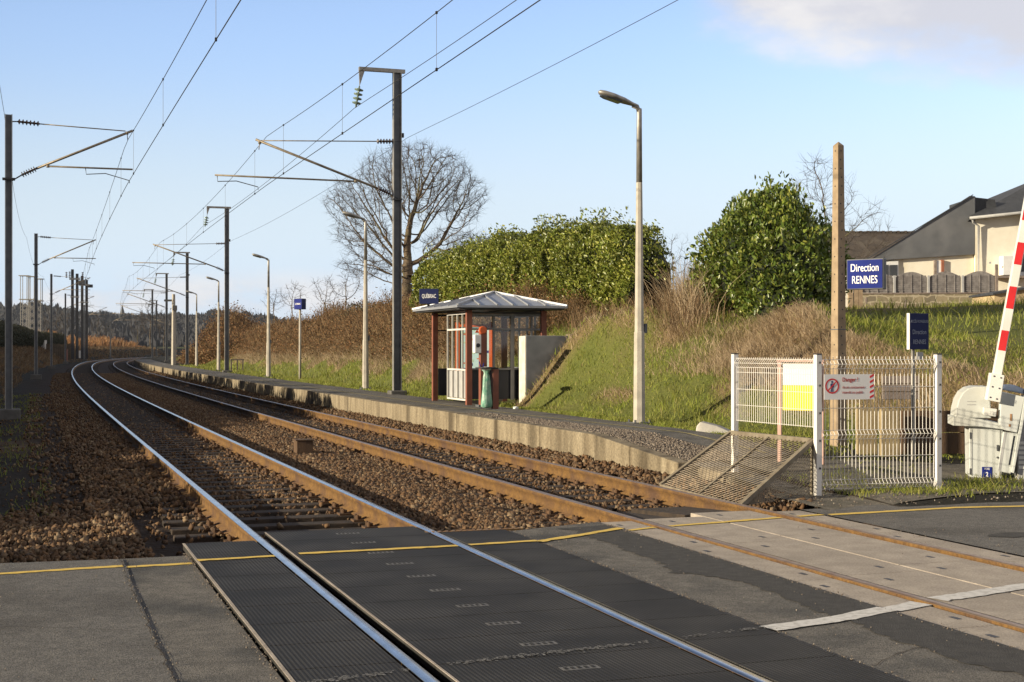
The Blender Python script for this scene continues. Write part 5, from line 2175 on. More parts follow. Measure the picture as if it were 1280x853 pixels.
def boom_at(py):
    z = (430 - py) * K
    return ob + dirb * (z / dirb.z)


p0, p1 = boom_at(478), boom_at(-60)
bo = MB().box((p0 + p1) / 2, (.098, .12, (p1 - p0).length), Rb).build('boom', M['barrier_w'], t, bevel=.006)
for (ya, yb) in ((414, 438.5), (360, 387), (306, 333), (252, 279), (198, 225), (144, 171), (90, 117), (36, 63), (-18, 9)):
    a, c = boom_at(ya), boom_at(yb)
    m_ = (a + c) / 2
    MB().box(m_ + Vector((0, -.0625, 0)) - perp * .004, (.084, .003, (a - c).length), Rb).build('red_band', M['red'], bo)

# ---------------------------------------------------------------- houses and the garden wall
YH = 80.0


def hp(px, py, dy=0.0):
    return at(px, py, YH) + Vector((0, dy, 0))


hb_ = hp(1219, 392)
t = thing('house', 'cream rendered house with dark slate roofs and a tall slate clad gable', 'house', hb_, 0)
L_ = lambda px, py, dy=0.0: hp(px, py, dy) - hb_
MB().prism([L_(1219, 395), L_(1345, 395), L_(1345, 255), L_(1219, 268)], (0, 8, 0)).build('wall', M['cream'], t)
MB().prism([L_(1020, 395, .25), L_(1218.5, 395, .25), L_(1218.5, 316, .25), L_(1020, 329, .25)], (0, 6, 0)).build('low_wall', M['cream'], t)
MB().prism([L_(1085, 326.5, .0), L_(1218.5, 318, .0), L_(1218.5, 245.5, .0), L_(1212, 245, .0)], (2.4, 5.5, 0)).build('slate_gable', M['slate_light'], t)
MB().bar(L_(1082, 325, -.05), L_(1216, 243.8, -.05), .05, .07, up=(0, 1, 0)).build('gable_edge', M['slate'], t)
MB().prism([L_(1219.5, 246, .3), L_(1219.5, 268, .3), L_(1250, 268, .3), L_(1246, 249, .3)], (0, 4.5, 0)).build('slate_cheek', M['slate'], t)
# main roof: eave in front, ridge behind
ro = MB()
ea, eb, rb_, ra = L_(1209, 272, -.5), L_(1350, 257, -.5), L_(1350, 204, 4), L_(1243, 248, 4)
ro.add([ea, eb, rb_, ra, ea - Vector((0, 0, .14)), eb - Vector((0, 0, .14)), rb_ + Vector((0, 4.5, -3)), ra + Vector((-1.2, 4.5, -3))], [(0, 1, 2, 3), (0, 4, 5, 1), (3, 2, 6, 7), (0, 3, 7, 4), (4, 7, 6, 5), (1, 5, 6, 2)])
rr = ro.build('roof', M['slate'], t)
b = MB()
b.tube(L_(1208, 274, -.6), L_(1350, 259.5, -.6), .085, .085, 8)
b.build('gutter', M['framegrey'], rr, True)
b = MB()
b.poly([L_(1212, 274, -.5), L_(1214, 279, -.35), L_(1222, 283, -.15), L_(1222, 392, -.15)], .07, 8)
b.build('downpipe', M['framegrey'], t, True)
b = MB()
b.box(L_(1112.5, 340, .2), (1.05, .16, 1.25))
wn = b.build('window', M['blank'], t, bevel=.02)
for q in (-1, 1):
    MB().box(L_(1112.5 + q * 5.5 - .3, 338, .10), (.40, .05, .62)).build('pane', M['pane'], wn)
MB().box(L_(1174, 338, .2), (.42, .14, 1.1)).build('shutter', M['blank'], t)
MB().box(L_(1179, 337, .16), (.16, .16, 1.1)).build('brick_reveal', pmat('brick', (.34, .13, .07), (.26, .1, .06), 6, .9), t)
MB().box(L_(1170, 337, .16), (.14, .16, 1.1)).build('stone_reveal', M['greywood'], t)
b = MB()
b.box(L_(1259, 333, -.4), (1.0, .7, 1.1))
b.build('wall_unit', M['blank'], t, bevel=.03)
b = MB()
b.box(L_(1276, 330, -.05), (.8, .08, 1.35))
d2 = b.build('door_frame', M['blank'], t)
MB().box(L_(1276, 329, -.1), (.5, .04, 1.0)).build('pane', M['pane'], d2)
MB().box(L_(1262, 347, -.3), (2.2, .9, .12)).build('balcony_slab', M['greywood'], t)
MB().box(L_(1230, 330, -1.0), (.1, .1, .1)).build('lamp', M['framegrey'], t)

hb2 = at(1090, 392, 96)
t = thing('farmhouse', 'low old house behind with a mossy brown tiled roof', 'house', hb2, 0)
L2 = lambda px, py, dy=0.0: at(px, py, 96) + Vector((0, dy, 0)) - hb2
MB().prism([L2(975, 395, 1), L2(1200, 395, 1), L2(1200, 322, 1), L2(975, 322, 1)], (0, 7, 0)).build('wall', M['grayconc'], t)
MB().add([L2(970, 326, 0), L2(1205, 326, 0), L2(1200, 284, 5), L2(975, 282, 5), L2(1205, 326, 10), L2(970, 326, 10)], [(0, 1, 2, 3), (3, 2, 4, 5), (0, 3, 5), (1, 4, 2), (0, 5, 4, 1)]).build('roof', M['tile'], t)
b = MB()
for i in range(46):
    p = L2(976 + i * 4.9, 283.2 + .1, 5)
    b.box(p + Vector((0, 0, .03)), (.2, .3, .12 + .05 * (i % 2)))
b.build('ridge_tiles', M['tile'], t)

# garden wall of stone blocks, arched panels on top
YG = 72.0
gb = at(1062, 390, YG)
G = lambda px, py, dy=0.0: at(px, py, YG) + Vector((0, dy, 0)) - gb


def stone_wall_mat():
    m = bpy.data.materials.new('block_stone')
    m.use_nodes = True
    t = m.node_tree
    b = t.nodes['Principled BSDF']
    b.inputs['Roughness'].default_value = .9
    g = t.nodes.new('ShaderNodeTexCoord')
    sp = t.nodes.new('ShaderNodeSeparateXYZ')
    cb = t.nodes.new('ShaderNodeCombineXYZ')
    t.links.new(g.outputs['Object'], sp.inputs[0])
    t.links.new(sp.outputs[0], cb.inputs[0])
    t.links.new(sp.outputs[2], cb.inputs[1])
    br = t.nodes.new('ShaderNodeTexBrick')
    br.inputs['Color1'].default_value = (.30, .25, .16, 1)
    br.inputs['Color2'].default_value = (.17, .145, .10, 1)
    br.inputs['Mortar'].default_value = (.40, .35, .25, 1)
    br.inputs['Scale'].default_value = 1.0
    br.inputs['Brick Width'].default_value = .62
    br.inputs['Row Height'].default_value = .33
    br.inputs['Mortar Size'].default_value = .035
    dn = t.nodes.new('ShaderNodeTexNoise')
    dn.inputs['Scale'].default_value = 2.2
    dm = t.nodes.new('ShaderNodeVectorMath')
    dm.operation = 'MULTIPLY_ADD'
    dm.inputs[1].default_value = (.35, .35, 0)
    t.links.new(cb.outputs[0], dn.inputs['Vector'])
    t.links.new(dn.outputs['Color'], dm.inputs[0])
    t.links.new(cb.outputs[0], dm.inputs[2])
    t.links.new(dm.outputs[0], br.inputs['Vector'])
    t.links.new(br.outputs['Color'], b.inputs['Base Color'])
    return m


t = thing('garden_wall', 'low garden wall of pale stone blocks below the arched panels', 'wall', gb, 0)
MB().prism([G(1062, 396), G(1245, 396), G(1245, 367), G(1062, 368)], (0, .3, 0)).build('wall', stone_wall_mat(), t)
MB().prism([G(1061, 368, -.04), G(1246, 367, -.04), G(1246, 365.5, -.04), G(1061, 366.5, -.04)], (0, .38, 0)).build('coping', M['greywood'], t)
t = thing('panel_fence', 'row of weathered arched wooden fence panels on the garden stone wall', 'fence', gb, 0)
for i, xa in enumerate((1077, 1119.5, 1162, 1205)):
    x0, x1 = xa + 1.2, xa + 40
    w = x1 - x0
    pts = [G(x0, 366, .12), G(x1, 366, .12)]
    yb = 347
    for u in np.linspace(1, 0, 12):
        pts.append(G(x0 + w * u, yb - 6.5 * math.sin(math.pi * u) - i * .5, .12))
    pn = MB().prism(pts, (0, .05, 0)).build('panel', M['panelwood'], t)
    b = MB()
    for q in range(8):
        z0 = 364 - q * 2.55
        b.prism([G(x0 + 1, z0, .095), G(x1 - 1, z0, .095), G(x1 - 1, z0 - 1.7, .095), G(x0 + 1, z0 - 1.7, .095)], (0, .03, 0))
    for u in (.2, .5, .8):
        b.box(G(x0 + w * u, 355, .09), (.035, .03, .95))
    b.build('slats', M['panelwood'], pn)
b = MB()
for x in (1077, 1118.8, 1161.4, 1204.2):
    b.box(G(x, 356, .1), (.10, .12, .95))
b.build('fence_post', M['framegrey'], t)
MB().box(G(1246.5, 350, .1), (.13, .13, 1.6)).build('end_post', M['greywood'], t)
for (x, ya, yb, lab) in ((1082, 372, 398, 'left one of two old wooden stakes in the field below the garden wall'), (1131, 374, 400, 'wooden stake in the field just above the navy sign')):
    p, q = at(x, yb, 47), at(x, ya, 47)
    t = thing('wooden_stake', lab, 'stake', p, .2)
    MB().tube((0, 0, -.5), (.02, 0, q.z - p.z), .045, .04, 6).build('stake', M['greywood'], t)
for (x0, x1, ya, yb, lab) in ((1063, 1070, 361, 396, 'pair of pale concrete posts below the blue direction sign'),):
    p = at(x0, yb, 52)
    t = thing('gate_posts', lab, 'posts', p, 0)
    for x in (x0, x1, x1 + 5):
        a = at(x, yb, 52) - p
        MB().box((a.x, 0, .4), (.16, .16, 1.5)).build('post', M['postconc'], t)
# small lean-to at the right edge
ps = at(1240, 396, 62)
S = lambda px, py, dy=0.0: at(px, py, 62) + Vector((0, dy, 0)) - ps
t = thing('garden_shed', 'small plastered lean-to with a thin sloping roof, behind the barrier boom', 'shed', ps, 0)
MB().prism([S(1243, 402), S(1330, 402), S(1330, 352), S(1243, 367)], (0, 3, 0)).build('wall', pmat('old_plaster', (.50, .38, .22), (.36, .27, .16), 1.6, .9, .3, 20, c3=(.24, .18, .11), big=.8), t)
MB().prism([S(1240, 366.5, -.15), S(1332, 351, -.15), S(1332, 353.5, -.15), S(1240, 369, -.15)], (0, 3.3, 0)).build('roof', M['slate'], t)
ps = at(1243, 402, 58)
t = thing('black_cover', 'small black tarpaulin heap in the grass at the foot of the lean-to', 'cover', ps, 0)
MB().prism([(-.22, 0, -.1), (.35, 0, -.1), (.30, 0, .3), (.05, 0, .42), (-.12, 0, .25)], (0, .4, 0)).build('cover', M['navy'], t, bevel=.04)

# ---------------------------------------------------------------- left distance: lattice structure, hut, board fence, church spire
YS = 215.0
pl0 = at(33, 428, YS)
for (x0, x1, tp_, bt, lab) in ((27, 35, 345, 427, 'left one of three white lattice towers beyond the mast on the left'), (36.5, 44, 346, 426, 'middle white lattice tower partly behind the second mast'), (46, 52, 349, 425, 'right one of three white lattice towers')):
    p = at((x0 + x1) / 2, bt, YS)
    t = thing('lattice_tower', lab, 'lattice tower', p, 0, 'white lattice towers of the signal works')
    h = at(0, tp_, YS).z - p.z
    w = (x1 - x0) * YS / F / 2
    b = MB()
    for q in (-1, 1):
        for r_ in (-1, 1):
            b.box((q * w, r_ * w, h / 2), (.08, .08, h))
    k = int(h / 1.0)
    for i in range(k):
        z = h * (i + .2) / k
        for r_ in (-1, 1):
            if z < h * .62:
                b.bar((-w, r_ * w, z), (w, r_ * w, z + h / k * .8), .07, .05)
                b.bar((w, r_ * w, z), (-w, r_ * w, z + h / k * .8), .07, .05)
    b.box((0, 0, h), (2 * w + .5, 2 * w + .4, .12))
    b.box((0, 0, h * .64), (2 * w + .4, 2 * w + .3, .14))
    b.build('lattice', M['galv_light'], t)
p = at(25, 432, YS - 6)
t = thing('relay_hut', 'small white roofed hut left of the lattice towers', 'hut', p, 0)
b = MB()
b.box((0, 0, .3), (2.2, 1.8, 1.6))
b.build('wall', M['dark_steel'], t)
MB().box((0, 0, 1.35), (2.5, 2.1, .45)).build('roof', M['frameloite'], t)
p = at(50, 440, YS - 9)
t = thing('concrete_plinth', 'pale concrete plinth at the foot of the lattice towers', 'plinth', p, 0)
MB().box((0, 0, .6), (1.7, 1, 2.2)).build('block', M['grayconc'], t)
p = at(57, 448, 205)
t = thing('board_fence', 'brown vertical board fence beside the curve on the left', 'fence', p, rad(8))
b = MB()
for i in range(15):
    b.box((.2 + i * .27, 0, .95), (.25, .06, 2.3 + .12 * math.sin(i * 2.3)))
b.build('boards', M['fencewood'], t)
p = at(83, 447, 190)
t = thing('red_marker', 'small red post at the end of the board fence', 'post', p, 0)
MB().box((0, 0, .35), (.32, .2, 1.5)).build('post', M['redpost'], t)
MB().box((0, 0, 1.15), (.36, .24, .12)).build('cap', M['rust'], t)
p = at(100, 442, 150)
t = thing('white_marker', 'small white marker between the paired poles', 'marker', p, 0)
MB().box((0, 0, -.1), (.22, .12, .8)).build('plate', M['white'], t)
MB().box((0, 0, -.5), (.08, .08, .8)).build('post', M['dark_steel'], t)
ps = at(153, 408, 1150)
t = thing('church_spire', 'tiny church spire on the wooded skyline', 'church', ps, 0)
h = at(153, 382, 1150).z - ps.z
MB().box((0, 0, h * .2), (4.2, 4.2, h * .6)).build('tower', M['slate'], t)
MB().lathe((0, 0, h * .45), [(2.8, 0), (.15, h * .55)], k=8).build('spire', M['slate'], t)

# ---------------------------------------------------------------- grass, straw, brambles
def in_view(P, m=60):
    x = CX + F * P[:, 0] / np.maximum(P[:, 1], .1)
    y = HY - F * (P[:, 2] - HC) / np.maximum(P[:, 1], .1)
    return (P[:, 1] > 2) & (x > -m) & (x < 1280 + m) & (y > -60) & (y < 930)


def blades(name, P, h, w, lean, mat, label, r, down=None, segs=2):
    """grass blades at P: tapered, bent ribbons; lean is the sideways throw relative to the height"""
    k = len(P)
    th = r.uniform(0, 2 * math.pi, k)
    dirv = np.stack([np.cos(th), np.sin(th), np.zeros(k)], -1) * lean[:, None]
    if down is not None:
        dirv = dirv + down
    ph = r.uniform(0, math.pi, k)
    # the ribbon's width mostly faces the viewer but not always
    side = np.stack([np.cos(ph * .5 - .8), np.sin(ph * .5 - .8), np.zeros(k)], -1)
    up = np.array([[0, 0, 1.0]])
    rows = []
    for i in range(segs + 1):
        u = i / segs
        c = P + up * (h * (u - .25 * u * u * np.minimum(1.5, np.linalg.norm(dirv, axis=1))))[:, None] + dirv * (h * u * u)[:, None]
        ww = w * (1 - .8 * u)
        rows += [c - side * ww[:, None], c + side * ww[:, None]]
    V = np.stack(rows, 1)
    nv = 2 * (segs + 1)
    f = np.array([(2 * i, 2 * i + 1, 2 * i + 3, 2 * i + 2) for i in range(segs)])
    fc = (f[None] + (np.arange(k) * nv)[:, None, None]).reshape(-1, 4)
    return kind(np_mesh(name, V.reshape(-1, 3), fc, mat), 'stuff', label)


def clump(s, n, r, amt, spread):
    """turn seeds into little clumps"""
    s = np.repeat(s, amt) + r.normal(0, spread, len(s) * amt)
    n = np.repeat(n, amt) + r.normal(0, spread, len(n) * amt)
    return s, n


def make_grass():
    r = np.random.default_rng(21)
    S_, N_, H_ = [], [], []
    # bank, grass strip and shoulder
    for (a, b, d) in ((13.2, 24, 300), (24, 36, 260), (36, 60, 110), (60, 115, 34)):
        k = int((b - a) * 9 * d)
        s = r.uniform(a, b, k)
        toe, wid, top = bank_par(s)
        n = toe - .9 + r.random(k) * (wid + 3.4)
        n = np.where(r.random(k) < .25, 7.2 + r.random(k) * np.maximum(toe - 7.2, .3), n)
        g = 1 - .8 * dry_mask(s, n)
        g = g * (n > 7.12 + .16 * (VN(s * 3, n) - .5)) * sstep(s, 15.8 - (n > 9) * 3, 17.5 - (n > 9) * 3)
        g = g * (.35 + .65 * (VN2(s * 2.2, n * 2.2) > .38))
        inside = (s > 30.3) & (s < 34.6) & (n < 8.9)
        kk = (r.random(k) < g) & ~inside
        s, n = s[kk], n[kk]
        h = r.uniform(.035, .10, len(s)) * (1 + .9 * (VN(s * 1.4 + 5, n * 1.4) > .55)) * np.where(n < toe_of(s), .7, 1.0) * np.interp(s, [20, 60], [1, 1.6])
        S_.append(s)
        N_.append(n)
        H_.append(h)
    # field by the garden wall
    for (a, b, na, nb, d) in ((14, 60, 11.5, 22, 46), (25, 80, 20, 46, 14)):
        k = int((b - a) * (nb - na) * d)
        s, n = r.uniform(a, b, k), r.uniform(na, nb, k)
        toe, wid, top = bank_par(s)
        kk = n > toe + wid
        s, n = s[kk], n[kk]
        S_.append(s)
        N_.append(n)
        H_.append(r.uniform(.06, .16, len(s)) * (1 + 1.2 * (VN(s * .7, n * .7) > .58)))
    # tufts at the fence foot and under the barrier
    for (s0, n0, k, sp, hh) in ((14.0, 6.5, 260, .16, .12), (13.85, 6.9, 220, .16, .13), (14.0, 6.0, 160, .15, .10), (14.9, 6.3, 300, .35, .10), (14.2, 7.6, 300, .2, .16), (14.4, 8.2, 200, .25, .12), (15.6, 7.2, 200, .3, .08), (13.9, 7.5, 120, .12, .12), (13.95, 8.3, 80, .15, .09)):
        S_.append(s0 + r.normal(0, sp, k))
        N_.append(n0 + r.normal(0, sp * 1.2, k))
        H_.append(r.uniform(.4, 1, k) * hh)
    # left verge under the hedge
    s, n = r.uniform(14, 60, 9000), -7.5 - 2.5 * r.random(9000)
    S_.append(s)
    N_.append(n)
    H_.append(r.uniform(.05, .2, 9000))
    # thin weeds on the cess left of the track
    k = 4000
    s = 17 + 45 * r.random(k) ** 1.3
    n = r.uniform(-4.6, -2.3, k)
    kk = VN(s * .9, n * 1.2) > .47
    S_.append(s[kk])
    N_.append(n[kk])
    H_.append(r.uniform(.03, .12, kk.sum()))
    s, n, h = np.concatenate(S_), np.concatenate(N_), np.concatenate(H_)
    P = W(s, n, gz(s, n) - .01)
    kk = in_view(P)
    P, h = P[kk], h[kk]
    w = r.uniform(.004, .0085, len(h)) * np.interp(P[:, 1], [15, 40, 100], [.9, 1.5, 3])
    print('grass', len(P))
    blades('grass', P, h, w, r.uniform(.2, .9, len(h)), M['grass'], 'green tufted grass on the bank, the strip behind the platform and the field', r)


def toe_of(s):
    return bank_par(s)[0]


def make_dry():
    r = np.random.default_rng(22)
    S_, N_, H_, D_ = [], [], [], []
    for (a, b, d) in ((13.2, 24, 330), (24, 36, 380), (36, 60, 150), (60, 115, 40)):
        k = int((b - a) * 7 * d)
        s = r.uniform(a, b, k)
        toe, wid, top = bank_par(s)
        n = toe + r.random(k) * (wid + 2.2)
        dm = dry_mask(s, n)
        inside = (s > 30.2) & (s < 34.6) & (n < 8.95)
        kk = (r.random(k) < dm * 1.0) & ~inside
        s, n, dm = s[kk], n[kk], dm[kk]
        S_.append(s)
        N_.append(n)
        H_.append(r.uniform(.06, .26, len(s)) * (.45 + .65 * dm))
    k = 26000
    s = 36 + 66 * r.random(k) ** 1.4
    toe, wid, top = bank_par(s)
    n = toe + wid * (.30 + .55 * r.random(k)) + (VN(s * .5, s * 0) - .5) * 1.2
    S_.append(s)
    N_.append(n)
    H_.append(r.uniform(.12, .42, k) * np.interp(s, [36, 100], [1, 1.4]))
    # hanging thatch below the big bush
    k = 8000
    s = r.normal(23.3, 1.5, k)
    toe, wid, top = bank_par(s)
    n = toe + wid * r.uniform(.45, 1.02, k)
    S_.append(s)
    N_.append(n)
    H_.append(r.uniform(.10, .32, k))
    s, n, h = np.concatenate(S_), np.concatenate(N_), np.concatenate(H_)
    P = W(s, n, gz(s, n) - .02)
    kk = in_view(P)
    P, h, s = P[kk], h[kk], s[kk]
    k = len(P)
    print('dry', k)
    a = ang(s)
    tw = (VN(P[:, 0] * 1.6, P[:, 1] * 1.6) - .5) * 5.0
    am = r.uniform(.1, 1.0, k) * (.35 + 1.1 * VN2(P[:, 0] * 1.1, P[:, 1] * 1.1))
    dn = -np.stack([np.cos(a + tw), np.sin(a + tw), np.zeros(k)], -1) * am[:, None]
    w = r.uniform(.003, .0065, k) * np.interp(P[:, 1], [15, 40, 100], [.9, 1.4, 3])
    blades('dry_grass', P, h, w, r.uniform(.2, 1.1, k), M['dry'], 'straw coloured dead grass hanging down the bank', r, dn, 3)
    # tall dry stalks standing in the gap between hedge and bush
    k = 950
    n = r.uniform(10.4, 12.4, k)
    s = 28.0 + (n - 10.5) * 1.3 + r.normal(0, .55, k)
    k2 = 200
    s = np.concatenate([s, r.uniform(16, 21, k2)])
    n = np.concatenate([n, toe_of(s[k:]) + r.uniform(1.2, 3.2, k2)])
    P = W(s, n, gz(s, n) - .02)
    h = np.concatenate([r.uniform(.4, 1.5, k), r.uniform(.15, .4, k2)])
    w = r.uniform(.004, .008, k + k2)
    blades('dry_stalks', P, h, w, r.uniform(.05, .8, k + k2), M['dry'], 'tall dead stalks standing between the hedge and the round bush', r, None, 3)


def canes(name, P, h, th, w, arch, mat, label, r, segs=4):
    """arching bramble canes: thin ribbons thrown out and over"""
    k = len(P)
    d = np.stack([np.cos(th), np.sin(th), np.zeros(k)], -1)
    side = np.stack([np.cos(r.uniform(-.6, .6, k)), np.sin(r.uniform(-.6, .6, k)), np.zeros(k)], -1)
    rows = []
    for i in range(segs + 1):
        u = i / segs
        c = P + d * (arch * u)[:, None]
        c[:, 2] += h * (1.9 * u - 1.05 * u * u)
        c = c + r.normal(0, .03, (k, 3)) * u
        ww = w * (1 - .6 * u)
        rows += [c - side * ww[:, None], c + side * ww[:, None]]
    V = np.stack(rows, 1)
    nv = 2 * (segs + 1)
    f = np.array([(2 * i, 2 * i + 1, 2 * i + 3, 2 * i + 2) for i in range(segs)])
    fc = (f[None] + (np.arange(k) * nv)[:, None, None]).reshape(-1, 4)
    return np_mesh(name, V.reshape(-1, 3), fc, mat), V


def leaf_quads(name, Cc, size, mat, r, parent=None, out=None, asp=.42, bend=.12, upb=.25):
    """six point leaves with a folded midrib, scattered at Cc; out: outward direction bias"""
    k = len(Cc)
    ax = r.normal(size=(k, 3))
    if out is not None:
        ax = ax * .75 + out * .8
    ax[:, 2] += upb
    ax /= np.linalg.norm(ax, axis=1)[:, None]
    t = r.normal(size=(k, 3))
    sd = np.cross(ax, t)
    sd /= np.linalg.norm(sd, axis=1)[:, None]
    nr = np.cross(ax, sd)
    L = size[:, None]
    wv = L * asp
    pts = [(-.5, 0, 0), (-.15, .5, bend), (.25, .42, bend), (.5, 0, -.02), (.25, -.42, bend), (-.15, -.5, bend)]
    V = np.stack([Cc + ax * L * a + sd * wv * b + nr * wv * c for a, b, c in pts], 1)
    f = np.array([(0, 1, 2, 3), (0, 3, 4, 5)])
    fc = (f[None] + (np.arange(k) * 6)[:, None, None]).reshape(-1, 4)
    o = np_mesh(name, V.reshape(-1, 3), fc, mat)
    if parent:
        o.parent = parent
    return o


def make_thicket():
    r = np.random.default_rng(31)
    # upper bank beyond the shelter
    k = 46000
    s = 36 + 80 * r.random(k) ** 1.5
    toe, wid, top = bank_par(s)
    n = toe + wid * r.uniform(.45, 1.35, k)
    lump = .6 * VN(s * .3, n * .35) + .4 * VN2(s * .9, n * .9)
    P = W(s, n, gz(s, n) - .05)
    h = np.clip(-.15 + 2.5 * lump, .25, 2) * r.uniform(.3, 1.0, k) ** .8 * np.interp(n - toe - wid * .45, [0, 1.6], [.25, 1.15]) * np.interp(s, [36, 45, 57, 66, 76, 86, 100, 115], [.7, 1.1, 1.2, 1.55, 1.5, 1.2, 1.3, 1.4])
    o, V = canes('bramble_thicket', P, h, r.uniform(0, 6.28, k), r.uniform(.004, .009, k) * np.interp(P[:, 1], [36, 110], [1, 2.2]), r.uniform(.2, .9, k), M['bramble'], '', r)
    kind(o, 'stuff', 'brown leafless bramble thicket along the top of the bank left of the shelter')
    m = r.random(k) < .75
    c = V[m][:, 5] + r.normal(0, .10, (m.sum(), 3))
    c2 = V[m][:, 8] + r.normal(0, .12, (m.sum(), 3))
    c = np.concatenate([c, c2])
    o = leaf_quads('dead_leaves', c, r.uniform(.025, .075, len(c)) * np.interp(c[:, 1], [36, 110], [1, 1.8]), M['russet'], r, asp=.6)
    kind(o, 'stuff', 'russet dead leaves caught in the bramble thicket')
    # dark green patches
    k = 5000
    s = r.normal(66, 3.5, k)
    n = toe_of(s) + r.uniform(3.0, 4.6, k)
    c = W(s, n, gz(s, n) + r.uniform(.2, 1.5, k) * (1 - .5 * np.abs((s - 66) / 8)))
    o = leaf_quads('ivy', c, r.uniform(.05, .11, k), M['hedgeleaf'], r, asp=.6)
    kind(o, 'stuff', 'dull green ivy patch in the thicket')
    # brown scrub against the hedge foot and right of the shelter
    k = 5200
    s = r.uniform(31.2, 56, k)
    n = 11.1 + r.uniform(-.5, .5, k)
    P = W(s, n, gz(s, n) - .05)
    o, V = canes('hedge_foot_scrub', P, r.uniform(.2, .8, k), r.uniform(0, 6.28, k), r.uniform(.004, .008, k), r.uniform(.1, .5, k), M['bramble'], '', r)
    kind(o, 'stuff', 'brown scrub at the foot of the laurel hedge')
    # tangled canes in the gap between hedge and bush
    k = 1300
    n = r.uniform(10.0, 12.5, k)
    s = 28.0 + (n - 10.5) * 1.3 + r.normal(0, .8, k)
    P = W(s, n, gz(s, n) - .05)
    o, V = canes('bramble_tangle', P, r.uniform(.15, .9, k), r.uniform(0, 6.28, k), r.uniform(.003, .006, k), r.uniform(.2, .9, k), M['bramble'], '', r)
    kind(o, 'stuff', 'pale dead bramble tangle in the gap between the hedge and the round bush')


def shell_points(k, ell, r, inner=.82):
    d = r.normal(size=(k, 3))
    d /= np.linalg.norm(d, axis=1)[:, None]
    rr = r.uniform(inner, 1.0, (k, 1)) ** .8
    return d * rr * np.array(ell), d


def hedge():
    """the long laurel hedge on top of the bank"""
    r = np.random.default_rng(41)
    t = tthing('laurel_hedge', 'long glossy green laurel hedge on the bank behind the shelter', 'hedge', 43, 12.3, 2.3)
    inv = np.array(parent_inv(t))

    def topz(s):
        return np.interp(s, [33.0, 33.3, 33.9, 35.4, 39.4, 43, 45, 50, 53.6, 54.6], [3.3, 4.0, 4.6, 4.75, 4.85, 5.05, 5.1, 5.05, 5.05, 4.2]) + (VN(s * .9, s * 0 + 2) - .5) * .6 + (VN2(s * 2.6, s * 0 + 7) - .5) * .55

    # inner mass
    s = np.arange(33.3, 54.2, .35)
    prof = [(-.25, .0), (-.40, .35), (-.40, .75), (-.25, .93), (0, 1.0), (.5, .9), (.6, 0)]
    V = []
    for si in s:
        zb = float(gz(si, 12.0))
        zt = float(topz(np.array(si))) - .22
        for (a, b) in prof:
            V.append(W(si, 12.3 + a + float(VN(np.array(si * 2), np.array(b * 3)) - .5) * .3, zb + (zt - zb) * b))
    V = np.array(V)
    V = (np.c_[V, np.ones(len(V))] @ inv.T)[:, :3]
    k = len(prof)
    fc = np.array([(i * k + j, i * k + j + 1, (i + 1) * k + j + 1, (i + 1) * k + j) for i in range(len(s) - 1) for j in range(k - 1)])
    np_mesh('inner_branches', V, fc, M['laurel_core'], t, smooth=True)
    k = 90000
    s = r.uniform(33.0, 54.4, k)
    zt = topz(s)
    zb = gz(s, np.full(k, 11.6)) + .05
    u = r.random(k)
    front = r.random(k) < .8
    u = np.where(front, u, 1 - .05 * r.random(k))
    z = zb + (zt - zb) * u
    clumpy = VN(s * 2.4, z * 2.4)
    n = np.where(front, 12.3 - .58 - .55 * (clumpy - .42) - .16 * r.random(k) + .35 * np.clip((u - .8) * 5, 0, 1) ** 2, 12.3 + r.uniform(-.6, .6, k))
    # shoots standing above the top
    sh = r.random(k) < .09
    z = np.where(sh & (VN2(s * 3.3, s * 0) > .45), zt + r.random(k) * .85 * VN(s * 4.2, s * 0 + 4) ** 1.6, z)
    n = np.where(sh, 12.3 + r.uniform(-.5, .4, k), n)
    c = W(s, n, z)
    a = ang(s)
    out = -np.stack([np.cos(a), np.sin(a), np.zeros(k)], -1)
    c = (np.c_[c, np.ones(k)] @ inv.T)[:, :3]
    R = np.array(t.rotation_euler.to_matrix().inverted())
    leaf_quads('foliage', c, r.uniform(.045, .14, k), M['laurel'], r, t, out @ R.T, upb=.7)
    # a few bare twigs sticking out of the hedge
    return t


